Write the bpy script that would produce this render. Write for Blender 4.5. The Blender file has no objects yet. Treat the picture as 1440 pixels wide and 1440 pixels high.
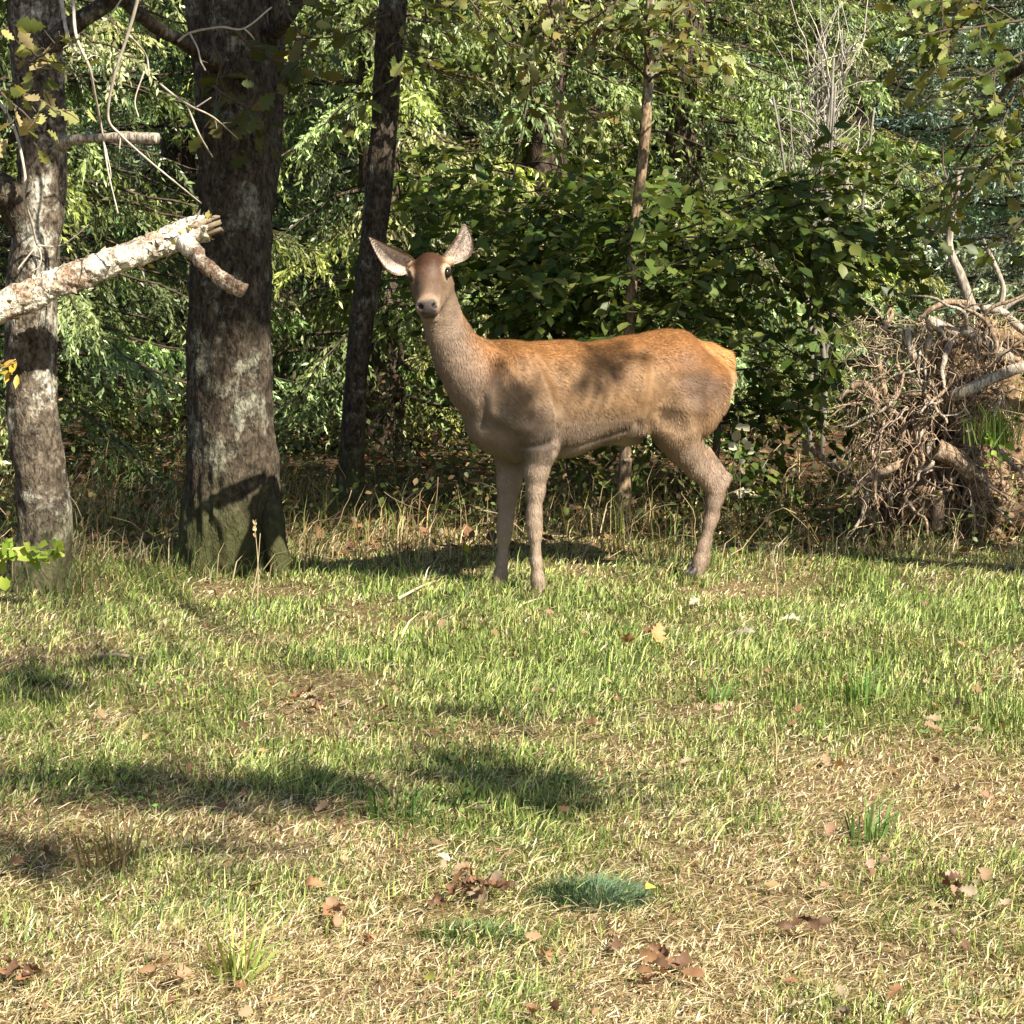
import bpy, math, random
import numpy as np
from mathutils import Vector

# ------------------------------------------------------------------ camera, light, exposure
FPX = 3330.0                      # focal length in pixels of the 1440 px photograph
CAM_H = 1.6
PITCH = math.atan(418.0 / FPX)
SUN_EL, SUN_AZ = 43.0, 42.0       # degrees; azimuth measured from behind the camera towards the right
scene = bpy.context.scene
col = scene.collection

cd = bpy.data.cameras.new('camera'); cam = bpy.data.objects.new('camera', cd); col.objects.link(cam)
cam.location = (0, 0, CAM_H); cam.rotation_euler = (math.pi / 2 - PITCH, 0, 0)
cd.sensor_width = 36.0; cd.lens = 36.0 * FPX / 1440.0; cd.clip_start = 0.05; cd.clip_end = 2000
scene.camera = cam

world = bpy.data.worlds.new('World'); scene.world = world; world.use_nodes = True
wn = world.node_tree.nodes; wl = world.node_tree.links
bg = wn['Background']; sky = wn.new('ShaderNodeTexSky'); sky.sky_type = 'NISHITA'; sky.sun_disc = False
sky.sun_elevation = math.radians(SUN_EL); sky.sun_rotation = math.radians(180 - SUN_AZ)
wl.new(sky.outputs['Color'], bg.inputs['Color']); bg.inputs['Strength'].default_value = 0.055

el, az = math.radians(SUN_EL), math.radians(SUN_AZ)
SUN = np.array([math.sin(az) * math.cos(el), -math.cos(az) * math.cos(el), math.sin(el)])   # towards the sun
ld = bpy.data.lights.new('sun', 'SUN'); sun = bpy.data.objects.new('sun', ld); col.objects.link(sun)
ld.energy = 5.0; ld.angle = math.radians(0.53); ld.color = (1.0, 0.92, 0.77)
sun.location = (8, -10, 14)
sun.rotation_euler = Vector((-SUN[0], -SUN[1], -SUN[2])).to_track_quat('-Z', 'Y').to_euler()

vs = scene.view_settings
vs.view_transform = 'Standard'; vs.look = 'None'; vs.exposure = 1.32; vs.gamma = 1.0; vs.use_curve_mapping = False
scene.render.engine = 'CYCLES'
scene.cycles.max_bounces = 5; scene.cycles.diffuse_bounces = 2; scene.cycles.transmission_bounces = 3
scene.cycles.glossy_bounces = 2; scene.cycles.transparent_max_bounces = 4
scene.cycles.use_denoising = True
scene.cycles.sample_clamp_indirect = 6.0

# ------------------------------------------------------------------ helpers
rng = np.random.default_rng(7)
random.seed(7)
CP, SP = math.cos(PITCH), math.sin(PITCH)
CAMP = np.array([0, 0, CAM_H])
def ray(px, py):
    a, b = (px - 720.0) / FPX, (720.0 - py) / FPX
    return np.array([a, CP + b * SP, -SP + b * CP])
def P(px, py, Y):
    d = ray(px, py); return CAMP + d * (Y / d[1])
def G(px, py, z=0.0):
    d = ray(px, py); return CAMP + d * ((z - CAM_H) / d[2])
def pxm(Y): return Y / FPX            # metres per photo pixel at depth Y
def project(p):
    p = np.atleast_2d(p) - CAMP
    dep = p[:, 1] * CP - p[:, 2] * SP; up = p[:, 1] * SP + p[:, 2] * CP
    dep = np.maximum(dep, 1e-3)
    return 720 + FPX * p[:, 0] / dep, 720 - FPX * up / dep

def _h(i, j, k):
    n = (i * 73856093) ^ (j * 19349663) ^ (k * 83492791)
    n = (n ^ (n >> 13)) * 1274126177
    n = (n ^ (n >> 16)) & 0xFFFFFF
    return n.astype(np.float64) / 0x7FFFFF - 1.0
def vnoise(p):
    p = np.asarray(p, dtype=np.float64); f = np.floor(p); i = f.astype(np.int64); t = p - f
    t = t * t * (3 - 2 * t); r = 0
    for a in (0, 1):
        for b in (0, 1):
            for c in (0, 1):
                w = (t[:, 0] if a else 1 - t[:, 0]) * (t[:, 1] if b else 1 - t[:, 1]) * (t[:, 2] if c else 1 - t[:, 2])
                r = r + w * _h(i[:, 0] + a, i[:, 1] + b, i[:, 2] + c)
    return r
def fbm(p, n=3):
    r, a = 0, 1.0; p = np.asarray(p, dtype=np.float64)
    for k in range(n):
        r = r + a * vnoise(p * 2 ** k + 17.3 * k); a *= 0.5
    return r
def unit(v): 
    v = np.asarray(v, dtype=np.float64); return v / np.maximum(np.linalg.norm(v, axis=-1, keepdims=True), 1e-9)
def rdir(n): return unit(rng.normal(size=(n, 3)))

class MB:
    """collects verts / faces / vertex colours and links them as one mesh object"""
    def __init__(s): s.v = []; s.t = []; s.q = []; s.c = []; s.n = 0
    def add(s, V, T=None, Q=None, C=None):
        V = np.asarray(V, dtype=np.float64)
        if T is not None and len(T): s.t.append(np.asarray(T, dtype=np.int64) + s.n)
        if Q is not None and len(Q): s.q.append(np.asarray(Q, dtype=np.int64) + s.n)
        if C is None: C = (1, 1, 1)
        C = np.asarray(C, dtype=np.float64)
        s.c.append(np.broadcast_to(C, (len(V), 3)) if C.ndim == 1 else C); s.v.append(V); s.n += len(V)
        return s
    def mesh(s, name, mat, smooth=True):
        V = np.concatenate(s.v) if s.v else np.zeros((0, 3)); C = np.concatenate(s.c)
        T = np.concatenate(s.t) if s.t else np.zeros((0, 3), int); Q = np.concatenate(s.q) if s.q else np.zeros((0, 4), int)
        m = bpy.data.meshes.new(name)
        m.vertices.add(len(V)); m.vertices.foreach_set('co', V.astype(np.float32).ravel())
        nl = T.size + Q.size; m.loops.add(nl)
        m.loops.foreach_set('vertex_index', np.concatenate([T.ravel(), Q.ravel()]).astype(np.int32))
        m.polygons.add(len(T) + len(Q))
        ls = np.concatenate([np.arange(len(T)) * 3, T.size + np.arange(len(Q)) * 4]).astype(np.int32)
        m.polygons.foreach_set('loop_start', ls)
        m.polygons.foreach_set('use_smooth', np.full(len(T) + len(Q), smooth))
        m.update(calc_edges=True); m.validate()
        a = m.color_attributes.new('Col', 'FLOAT_COLOR', 'POINT')
        a.data.foreach_set('color', np.concatenate([C, np.ones((len(C), 1))], 1).astype(np.float32).ravel())
        m.materials.append(mat)
        return m
    def build(s, name, mat, parent=None, smooth=True):
        return link(name, s.mesh(name, mat, smooth), parent)
def link(name, data, parent=None, loc=None):
    o = bpy.data.objects.new(name, data); col.objects.link(o)
    if parent is not None:
        o.parent = parent
        o.matrix_parent_inverse = parent.matrix_basis.inverted()
    if loc is not None: o.location = loc
    return o
def thing(name, label, cat, loc=(0, 0, 0), group=None):
    o = bpy.data.objects.new(name, None); col.objects.link(o); o.location = tuple(loc); o.empty_display_size = 0.2
    return tag(o, label, cat, group)
def tag(o, label=None, cat=None, group=None, kind=None):
    if label: o['label'] = label
    if cat: o['category'] = cat
    if group: o['group'] = group
    if kind: o['kind'] = kind
    return o

def spline(pts, n):
    """Catmull-Rom through points (k, d) resampled to n rows"""
    p = np.asarray(pts, dtype=np.float64)
    if len(p) == 2: 
        t = np.linspace(0, 1, n)[:, None]; return p[0] * (1 - t) + p[1] * t
    p = np.vstack([2 * p[0] - p[1], p, 2 * p[-1] - p[-2]])
    t = np.linspace(0, len(p) - 3 - 1e-6, n); i = t.astype(int); f = (t - i)[:, None]
    a, b, c, d = p[i], p[i + 1], p[i + 2], p[i + 3]
    return 0.5 * (2 * b + (c - a) * f + (2 * a - 5 * b + 4 * c - d) * f ** 2 + (3 * b - a - 3 * c + d) * f ** 3)
def tube(path, rad, sides=8, caps=True, disp=None):
    path = np.asarray(path, float); n = len(path); rad = np.broadcast_to(np.asarray(rad, float), (n,))
    tan = unit(np.gradient(path, axis=0)); ref = np.array([0.0, 0, 1]) if abs(tan[0][2]) < 0.9 else np.array([0.0, 1, 0])
    us = []; u = unit(np.cross(tan[0], ref))
    for k in range(n):
        u = unit(u - tan[k] * np.dot(u, tan[k])); us.append(u)
    us = np.array(us); ws = np.cross(tan, us); a = np.arange(sides) * 2 * math.pi / sides
    R = np.repeat(rad[:, None], sides, 1)
    N = np.cos(a)[None, :, None] * us[:, None] + np.sin(a)[None, :, None] * ws[:, None]
    if disp is not None:
        R = R + disp((path[:, None] + N * R[..., None]).reshape(-1, 3)).reshape(n, sides)
    V = (path[:, None] + N * R[..., None]).reshape(-1, 3)
    i = np.arange(n - 1)[:, None] * sides; j = np.arange(sides)[None]; j2 = (j + 1) % sides
    Q = np.stack([i + j, i + j2, i + sides + j2, i + sides + j], -1).reshape(-1, 4); T = []
    if caps:
        V = np.vstack([V, path[0], path[-1]]); b, c = n * sides, n * sides + 1; jj = np.arange(sides)
        T = np.vstack([np.stack([np.full(sides, b), (jj + 1) % sides, jj], 1),
                       np.stack([np.full(sides, c), (n - 1) * sides + jj, (n - 1) * sides + (jj + 1) % sides], 1)])
    return V, T, Q
def add_tube(mb, path, rad, sides=6, C=(1, 1, 1), n=None, disp=None):
    path = np.asarray(path, float); rad = np.asarray(rad, float)
    if n:
        k = len(path); pr = np.hstack([path, np.broadcast_to(rad, (k,))[:, None]]); pr = spline(pr, n); path, rad = pr[:, :3], np.maximum(pr[:, 3], 1e-4)
    V, T, Q = tube(path, rad, sides, True, disp); mb.add(V, T, Q, C); return path, rad
def wander(a, d, length, n=8, wob=0.25, grav=0.0):
    p = [np.asarray(a, float)]; d = unit(d)
    for k in range(n):
        d = unit(d + rng.normal(size=3) * wob + np.array([0, 0, grav])); p.append(p[-1] + d * length / n)
    return np.array(p)

# leaf templates: x along the leaf, y across, z along the normal; unit length
def T_beech():
    V = np.array([[0, 0, 0], [.25, .2, .05], [.25, 0, 0], [.25, -.2, .05], [.6, .27, .05], [.6, 0, .0], [.6, -.27, .05], [1, 0, -.06]])
    return V, np.array([[0, 2, 1], [0, 3, 2], [4, 5, 7], [5, 6, 7]]), np.array([[1, 2, 5, 4], [2, 3, 6, 5]])
def T_oak():
    xs = [0, .12, .2, .3, .4, .52, .62, .75, .84, 1.0]; ys = [.02, .04, .14, .10, .22, .14, .27, .16, .18, .0]
    V = [[x, 0, .02 * math.sin(9 * x)] for x in xs] + [[x, y, .35 * y] for x, y in zip(xs[1:-1], ys[1:-1])] + [[x, -y, .3 * y] for x, y in zip(xs[1:-1], ys[1:-1])]
    n = len(xs); T = []; Q = []
    T += [[0, 1, n], [0, n + n - 2, 1]]
    for k in range(1, n - 2):
        Q.append([k, k + 1, n + k, n + k - 1]); Q.append([k, n + n - 2 + k - 1, n + n - 2 + k, k + 1])
    T += [[n - 2, n - 1, n + n - 3], [n - 2, 2 * n - 2 + n - 3, n - 1]]
    return np.array(V, float), np.array(T), np.array(Q)
def T_simple():
    return np.array([[0, 0, 0], [.45, .28, .04], [1, 0, -.03], [.45, -.28, .04]]), np.zeros((0, 3), int), np.array([[0, 3, 2, 1]])
def T_spray():
    w = .105
    V = np.array([[0, 0, 0], [.2, w, .0], [.42, .55 * w, 0], [.55, w, 0], [1, 0, 0], [.5, -w, 0], [.38, -.5 * w, 0], [.2, -w, 0],
                  [0, 0, 0], [.25, 0, w * .8], [1, 0, 0], [.25, 0, -w * .8]])
    return V, np.zeros((0, 3), int), np.array([[0, 7, 6, 1], [1, 6, 5, 2], [2, 5, 4, 3], [8, 11, 10, 9]])
def T_flat():
    return np.array([[0, 0, 0], [.4, .15, .02], [1, 0, 0], [.4, -.15, .02]]), np.zeros((0, 3), int), np.array([[0, 3, 2, 1]])
def T_needle():
    return np.array([[0, 0, 0], [.3, .10, .0], [1, 0, 0], [.3, -.10, .0], [.3, 0, .09], [.3, 0, -.09]]), np.zeros((0, 3), int), np.array([[0, 3, 2, 1], [0, 5, 2, 4]])
def scatter(mb, tmpl, pos, X, Z, size, C, wide=1.0):
    V, T, Q = tmpl; X = unit(X); Z = unit(Z - X * np.sum(X * Z, -1, keepdims=True)); Y = np.cross(Z, X); n, k = len(pos), len(V)
    size = np.broadcast_to(np.asarray(size, float), (n,))
    W = pos[:, None] + size[:, None, None] * (V[None, :, 0:1] * X[:, None] + wide * V[None, :, 1:2] * Y[:, None] + V[None, :, 2:3] * Z[:, None])
    off = (np.arange(n) * k)[:, None, None]
    C = np.asarray(C, float); C = np.broadcast_to(C, (n, 3)); C = np.repeat(C, k, 0)
    mb.add(W.reshape(-1, 3), (T[None] + off).reshape(-1, 3) if len(T) else None, (Q[None] + off).reshape(-1, 4) if len(Q) else None, C)
def vary(c, n, amt=.18, hue=.08):
    c = np.asarray(c, float); b = np.exp(rng.normal(size=(n, 1)) * amt); h = np.exp(rng.normal(size=(n, 3)) * hue)
    return c[None] * b * h
def mixc(a, b, t): t = np.asarray(t)[:, None]; return np.asarray(a) * (1 - t) + np.asarray(b) * t

# ------------------------------------------------------------------ materials
def newmat(name):
    m = bpy.data.materials.new(name); m.use_nodes = True; nt = m.node_tree
    return m, nt.nodes, nt.links, nt.nodes['Principled BSDF']
def foliage_mat(name, trans=.3, rough=.5, spec=.4, tcol=(1.25, 1.15, .55), rnd=.0):
    m, n, l, b = newmat(name)
    at = n.new('ShaderNodeAttribute'); at.attribute_name = 'Col'; c = at.outputs['Color']
    if rnd:
        oi = n.new('ShaderNodeObjectInfo'); mr = n.new('ShaderNodeMapRange'); l.new(oi.outputs['Random'], mr.inputs[0])
        mr.inputs[3].default_value = 1 - rnd; mr.inputs[4].default_value = 1 + rnd
        vm = n.new('ShaderNodeVectorMath'); vm.operation = 'SCALE'; l.new(c, vm.inputs[0]); l.new(mr.outputs[0], vm.inputs['Scale']); c = vm.outputs[0]
    l.new(c, b.inputs['Base Color']); b.inputs['Roughness'].default_value = rough; b.inputs['Specular IOR Level'].default_value = spec
    t = n.new('ShaderNodeBsdfTranslucent'); mm = n.new('ShaderNodeVectorMath'); mm.operation = 'MULTIPLY'; mm.inputs[1].default_value = tcol
    l.new(c, mm.inputs[0]); l.new(mm.outputs[0], t.inputs['Color'])
    mx = n.new('ShaderNodeMixShader'); mx.inputs[0].default_value = trans
    l.new(b.outputs[0], mx.inputs[1]); l.new(t.outputs[0], mx.inputs[2]); l.new(mx.outputs[0], n['Material Output'].inputs['Surface'])
    return m
def bark_mat(name, dark, light, lichen, lich_amt=.45, scale=14.0, zs=.35, bump=.6, moss=None, moss_h=0.5):
    """cracked bark: stretched noise for the plates, patches of lichen, moss near the ground if asked"""
    m, n, l, b = newmat(name)
    tc = n.new('ShaderNodeTexCoord'); mp = n.new('ShaderNodeMapping'); l.new(tc.outputs['Object'], mp.inputs[0]); mp.inputs['Scale'].default_value = (1, 1, zs)
    n1 = n.new('ShaderNodeTexNoise'); n1.inputs['Scale'].default_value = scale; n1.inputs['Detail'].default_value = 6; n1.inputs['Roughness'].default_value = .65
    l.new(mp.outputs[0], n1.inputs['Vector'])
    mp2 = n.new('ShaderNodeMapping'); l.new(tc.outputs['Object'], mp2.inputs[0]); mp2.inputs['Scale'].default_value = (1, 1, zs * .8)
    n3 = n.new('ShaderNodeTexNoise'); n3.inputs['Scale'].default_value = scale * 2.6; n3.inputs['Detail'].default_value = 4; n3.inputs['Distortion'].default_value = .8; l.new(mp2.outputs[0], n3.inputs['Vector'])
    r1 = n.new('ShaderNodeValToRGB'); r1.color_ramp.elements[0].position = .36; r1.color_ramp.elements[0].color = (*dark, 1); r1.color_ramp.elements[1].position = .66; r1.color_ramp.elements[1].color = (*light, 1)
    l.new(n1.outputs['Fac'], r1.inputs[0])
    n2 = n.new('ShaderNodeTexNoise'); n2.inputs['Scale'].default_value = 5.5; n2.inputs['Detail'].default_value = 8; n2.inputs['Roughness'].default_value = .75; l.new(tc.outputs['Object'], n2.inputs['Vector'])
    r2 = n.new('ShaderNodeValToRGB'); p = .5 + (.5 - lich_amt) * .45; r2.color_ramp.elements[0].position = p; r2.color_ramp.elements[1].position = p + .1
    l.new(n2.outputs['Fac'], r2.inputs[0])
    mx = n.new('ShaderNodeMixRGB'); l.new(r2.outputs[0], mx.inputs[0]); l.new(r1.outputs[0], mx.inputs[1]); mx.inputs[2].default_value = (*lichen, 1)
    cr = n.new('ShaderNodeMapRange'); cr.inputs[1].default_value = .36; cr.inputs[2].default_value = .60; cr.inputs[3].default_value = .35; cr.inputs[4].default_value = 1.15
    l.new(n3.outputs['Fac'], cr.inputs[0]); mul = n.new('ShaderNodeVectorMath'); mul.operation = 'SCALE'; l.new(mx.outputs[0], mul.inputs[0]); l.new(cr.outputs[0], mul.inputs['Scale']); c = mul.outputs[0]
    if moss is not None:
        sx = n.new('ShaderNodeSeparateXYZ'); l.new(tc.outputs['Object'], sx.inputs[0])
        ad = n.new('ShaderNodeMath'); ad.operation = 'MULTIPLY_ADD'; l.new(n2.outputs['Fac'], ad.inputs[0]); ad.inputs[1].default_value = -1.2; l.new(sx.outputs['Z'], ad.inputs[2])
        mr = n.new('ShaderNodeMapRange'); l.new(ad.outputs[0], mr.inputs[0]); mr.inputs[1].default_value = moss_h - .75; mr.inputs[2].default_value = moss_h - .45; mr.inputs[3].default_value = .8; mr.inputs[4].default_value = 0
        m2 = n.new('ShaderNodeMixRGB'); l.new(mr.outputs[0], m2.inputs[0]); l.new(c, m2.inputs[1]); m2.inputs[2].default_value = (*moss, 1); c = m2.outputs[0]
    l.new(c, b.inputs['Base Color']); b.inputs['Roughness'].default_value = .9; b.inputs['Specular IOR Level'].default_value = .2
    bp = n.new('ShaderNodeBump'); bp.inputs['Strength'].default_value = bump; bp.inputs['Distance'].default_value = .012
    l.new(n3.outputs['Fac'], bp.inputs['Height']); l.new(bp.outputs[0], b.inputs['Normal'])
    return m
def col_mat(name, rough=.85, spec=.2, nscale=None, namt=.3, bump=0):
    m, n, l, b = newmat(name); at = n.new('ShaderNodeAttribute'); at.attribute_name = 'Col'; c = at.outputs['Color']
    if nscale:
        tc = n.new('ShaderNodeTexCoord'); ns = n.new('ShaderNodeTexNoise'); ns.inputs['Scale'].default_value = nscale; ns.inputs['Detail'].default_value = 6; l.new(tc.outputs['Object'], ns.inputs['Vector'])
        mr = n.new('ShaderNodeMapRange'); l.new(ns.outputs['Fac'], mr.inputs[0]); mr.inputs[1].default_value = .25; mr.inputs[2].default_value = .75; mr.inputs[3].default_value = 1 - namt; mr.inputs[4].default_value = 1 + namt
        vm = n.new('ShaderNodeVectorMath'); vm.operation = 'SCALE'; l.new(c, vm.inputs[0]); l.new(mr.outputs[0], vm.inputs['Scale']); c = vm.outputs[0]
        if bump:
            bp = n.new('ShaderNodeBump'); bp.inputs['Strength'].default_value = bump; bp.inputs['Distance'].default_value = .01; l.new(ns.outputs['Fac'], bp.inputs['Height']); l.new(bp.outputs[0], b.inputs['Normal'])
    l.new(c, b.inputs['Base Color']); b.inputs['Roughness'].default_value = rough; b.inputs['Specular IOR Level'].default_value = spec
    return m

M = {}
M['leaf'] = foliage_mat('leaf', .34, .45, .3, rnd=.25)
M['spruce'] = foliage_mat('spruce_needles', .28, .4, .5, (1.1, 1.1, .6))
M['grass'] = foliage_mat('grass_blades', .25, .55, .35, (1.2, 1.15, .6))
M['dryleaf'] = foliage_mat('dry_leaf', .22, .6, .3, (1.3, 1.0, .6), rnd=.2)
M['oak_bark'] = bark_mat('oak_bark', (.030, .023, .016), (.105, .082, .057), (.23, .225, .17), .42, 26, .6, 1.0, (.05, .055, .018), .32)
M['oak_bark_pale'] = bark_mat('oak_bark_lichened', (.045, .034, .024), (.18, .145, .105), (.50, .47, .39), .46, 24, .7, .9, (.08, .09, .03), .2)
M['sapling_bark'] = bark_mat('sapling_bark', (.16, .11, .07), (.36, .26, .16), (.52, .46, .36), .38, 22, .5, .4)
M['log_bark'] = bark_mat('lichened_log_bark', (.16, .085, .05), (.50, .37, .26), (.72, .66, .54), .68, 30, .8, 1.0)
M['dead_wood'] = bark_mat('weathered_wood', (.22, .18, .14), (.50, .44, .36), (.60, .56, .48), .35, 40, .2, .4)
M['root_wood'] = bark_mat('root_wood', (.17, .11, .072), (.45, .33, .225), (.60, .51, .40), .4, 40, .3, .6)
M['spruce_bark'] = bark_mat('spruce_bark', (.05, .035, .025), (.14, .10, .075), (.2, .2, .17), .3, 25, .5, .5)
M['twig'] = col_mat('twig_wood', .85, .2, 30, .3)
M['soil'] = col_mat('clinging_soil', .95, .1, 28, .55, .8)
# ------------------------------------------------------------------ the ground
def gz(x, y):
    p = np.stack([np.asarray(x, float) * .9, np.asarray(y, float) * .9, np.zeros_like(np.asarray(x, float))], -1).reshape(-1, 3)
    h = .022 * vnoise(p) + .01 * vnoise(p * 3.1 + 5)
    yy = np.asarray(y, float).ravel()
    far = np.clip((yy - 26) / 60, 0, 1) ** 1.3 * 16          # the wooded slope behind the first trees
    rise = np.clip((yy - 9.9) / .6, 0, 1); rise = .035 * rise * rise * (3 - 2 * rise)      # the turf lifts a little towards the wood
    return (h + far + rise).reshape(np.shape(x))
def greenness(x, y):
    """how green the sward is at a spot: damp lush strip near the animal, drier turf towards the front"""
    p = np.stack([x * 1.1, y * 1.1, np.zeros_like(x) + 3.3], -1); q = np.stack([x * 3.2, y * 2.6, np.zeros_like(x) + 9.1], -1)
    g = .40 + .46 * vnoise(p) + .42 * vnoise(q)
    g = g + .42 * np.exp(-((y - 9.0) / 1.0) ** 2) * np.clip(.55 + .35 * x, .1, 1.1)
    g = g + .28 * np.exp(-((y - 6.45) / .35) ** 2) * np.clip(.4 - .5 * x, 0, 1)
    g = g - .10 * np.clip((6.3 - y) / 1.2, 0, 1) - .5 * np.clip((y - 10.6) / 1.0, 0, 1)
    return np.clip(g, 0, 1)
ys = np.concatenate([np.arange(-30, 3, 1.5), np.arange(3, 15, .12), np.arange(15, 40, 1.0), np.arange(40, 420, 12)])
xs = np.concatenate([-np.arange(6, 320, 9)[::-1] - 0.0, np.arange(-5.9, 5.95, .12), np.arange(6, 320, 9)])
X, Y = np.meshgrid(xs, ys, indexing='ij'); Z = gz(X.ravel(), Y.ravel()).reshape(X.shape)
nx, ny = X.shape; idx = np.arange(nx * ny).reshape(nx, ny)
Q = np.stack([idx[:-1, :-1], idx[1:, :-1], idx[1:, 1:], idx[:-1, 1:]], -1).reshape(-1, 4)
V = np.stack([X, Y, Z], -1).reshape(-1, 3); g = greenness(V[:, 0], V[:, 1])
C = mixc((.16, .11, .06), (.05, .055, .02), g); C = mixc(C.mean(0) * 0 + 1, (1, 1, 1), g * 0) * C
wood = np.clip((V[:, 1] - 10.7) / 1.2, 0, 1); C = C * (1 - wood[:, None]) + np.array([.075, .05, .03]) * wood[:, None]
M['ground'] = col_mat('turf_soil', .95, .1, 45, .6, .7)
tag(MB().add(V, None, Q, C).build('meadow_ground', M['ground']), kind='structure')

# ------------------------------------------------------------------ short grass of the meadow (one mass)
STRAW = np.array([[.46, .38, .20], [.56, .47, .29], [.38, .29, .14], [.25, .165, .085], [.64, .56, .38]])
GREEN = np.array([[.15, .23, .05], [.21, .29, .065], [.30, .35, .10], [.07, .11, .03], [.44, .45, .18]])
def blade_template(seg=2):
    t = np.linspace(0, 1, seg + 1); return t
def blades(mb, x, y, z, h, w, lean, az, C, curl=.5):
    """two-segment blades, the tip bending over; all arrays of length n"""
    n = len(x); d = np.stack([np.cos(az), np.sin(az), np.zeros(n)], -1); s = np.stack([-np.sin(az + .9), np.cos(az + .9), np.zeros(n)], -1)
    up = np.array([0, 0, 1.0]); b = np.stack([x, y, z], -1)
    c, si = np.cos(lean)[:, None], np.sin(lean)[:, None]; p1 = b + (up * c + d * si) * (h * .55)[:, None]
    l2 = np.minimum(lean + curl, 2.0); c2, s2 = np.cos(l2)[:, None], np.sin(l2)[:, None]; p2 = p1 + (up * c2 + d * s2) * (h * .45)[:, None]
    W = (s * w[:, None]) * .5
    V = np.stack([b - W, b + W, p1 + W * .8, p1 - W * .8, p2], 1).reshape(-1, 3); o = (np.arange(n) * 5)[:, None]
    mb.add(V, o + np.array([[3, 2, 4]]), o + np.array([[0, 1, 2, 3]]), np.repeat(C, 5, 0))
mb = MB()
N = 405000
# spots spread so that their density falls off with distance
yy = 4.1 * (12.4 / 4.1) ** rng.random(N); hw = .235 * yy + .5; xx = (rng.random(N) * 2 - 1) * hw
g = greenness(xx, yy)
tuft = vnoise(np.stack([xx * 7, yy * 7, xx * 0], -1))
isg = rng.random(N) < np.clip(g * 1.05 + .1 * tuft, .08, .95)
ci = rng.integers(0, 5, N); C = np.where(isg[:, None], GREEN[ci], STRAW[rng.integers(0, 5, N)]) * np.exp(rng.normal(size=(N, 1)) * .36)
h = np.where(isg, .020 + .042 * rng.random(N), .014 + .038 * rng.random(N)) * (1 + .45 * tuft) * (.8 + .35 * g)
h *= np.where(rng.random(N) < .03, 1.9, 1.0)
lean = np.where(isg, np.abs(rng.normal(size=N)) * .75, .55 + np.abs(rng.normal(size=N)) * .6); lean = np.minimum(lean, 1.5)
w = (.0020 + .0024 * rng.random(N)) * (.55 + yy / 8.5)
wind = vnoise(np.stack([xx * 1.5, yy * 1.5, xx * 0 + 40], -1)) * 3
blades(mb, xx, yy, gz(xx, yy) - .004, h, w, lean, rng.random(N) * 6.283 * .85 + wind, C)
tag(mb.build('grass', M['grass'], smooth=True), 'short meadow grass, green and straw-coloured, covering the foreground', 'grass', kind='stuff')

# dead blades lying on the turf
mb = MB(); N = 42000
yy = 4.1 * (11.3 / 4.1) ** rng.random(N); xx = (rng.random(N) * 2 - 1) * (.235 * yy + .5); g = greenness(xx, yy)
k = rng.random(N) > g * .75; xx, yy = xx[k], yy[k]; N = len(xx)
C = STRAW[rng.integers(0, 5, N)] * np.exp(rng.normal(size=(N, 1)) * .25)
blades(mb, xx, yy, gz(xx, yy) + .008 + .02 * rng.random(N), .03 + .05 * rng.random(N), .003 + .003 * rng.random(N), 1.2 + .5 * rng.random(N), rng.random(N) * 6.283, C, .25)
tag(mb.build('dead_grass', M['grass']), 'dead straw blades lying flat among the meadow grass', 'dead grass', kind='stuff')
# ------------------------------------------------------------------ the deer: one continuous surface from a blended distance field
def surface_nets(F, lo, h):
    ins = F < 0; nx, ny, nz = F.shape
    cor = [(a, b, c) for a in (0, 1) for b in (0, 1) for c in (0, 1)]
    s = sum(ins[a:nx - 1 + a, b:ny - 1 + b, c:nz - 1 + c].astype(np.int8) for a, b, c in cor)
    act = (s > 0) & (s < 8); ijk = np.argwhere(act); n = len(ijk)
    vid = np.full(act.shape, -1, np.int64); vid[act] = np.arange(n)
    f = np.stack([F[ijk[:, 0] + a, ijk[:, 1] + b, ijk[:, 2] + c] for a, b, c in cor], 1)
    acc = np.zeros((n, 3)); cnt = np.zeros(n)
    for p in range(8):
        for ax in range(3):
            if cor[p][ax] == 0:
                q = cor.index(tuple(cor[p][k] + (k == ax) for k in range(3)))
                fa, fb = f[:, p], f[:, q]; m = (fa < 0) != (fb < 0); t = np.where(m, fa / np.where(m, fa - fb, 1), 0)
                pt = np.tile(np.array(cor[p], float), (n, 1)); pt[:, ax] += t
                acc[m] += pt[m]; cnt[m] += 1
    V = (ijk + acc / np.maximum(cnt, 1)[:, None]) * h + lo; Q = []
    for ax in range(3):
        u, w = (ax + 1) % 3, (ax + 2) % 3
        sl0 = [slice(None)] * 3; sl1 = [slice(None)] * 3; sl0[ax] = slice(0, -1); sl1[ax] = slice(1, None)
        a, b = ins[tuple(sl0)], ins[tuple(sl1)]
        for flip in (False, True):
            e = np.argwhere((a & ~b) if not flip else (~a & b)); e = e[(e[:, u] > 0) & (e[:, w] > 0)]
            def c(du, dw):
                g = e.copy(); g[:, u] -= du; g[:, w] -= dw; 
                ok = np.all((g >= 0) & (g < np.array(act.shape)), 1); g = np.clip(g, 0, np.array(act.shape) - 1); return np.where(ok, vid[g[:, 0], g[:, 1], g[:, 2]], -1)
            q = np.stack([c(1, 1), c(0, 1), c(0, 0), c(1, 0)], 1); q = q[np.all(q >= 0, 1)]
            Q.append(q[:, ::-1] if flip else q)
    return V, np.concatenate(Q)
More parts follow.
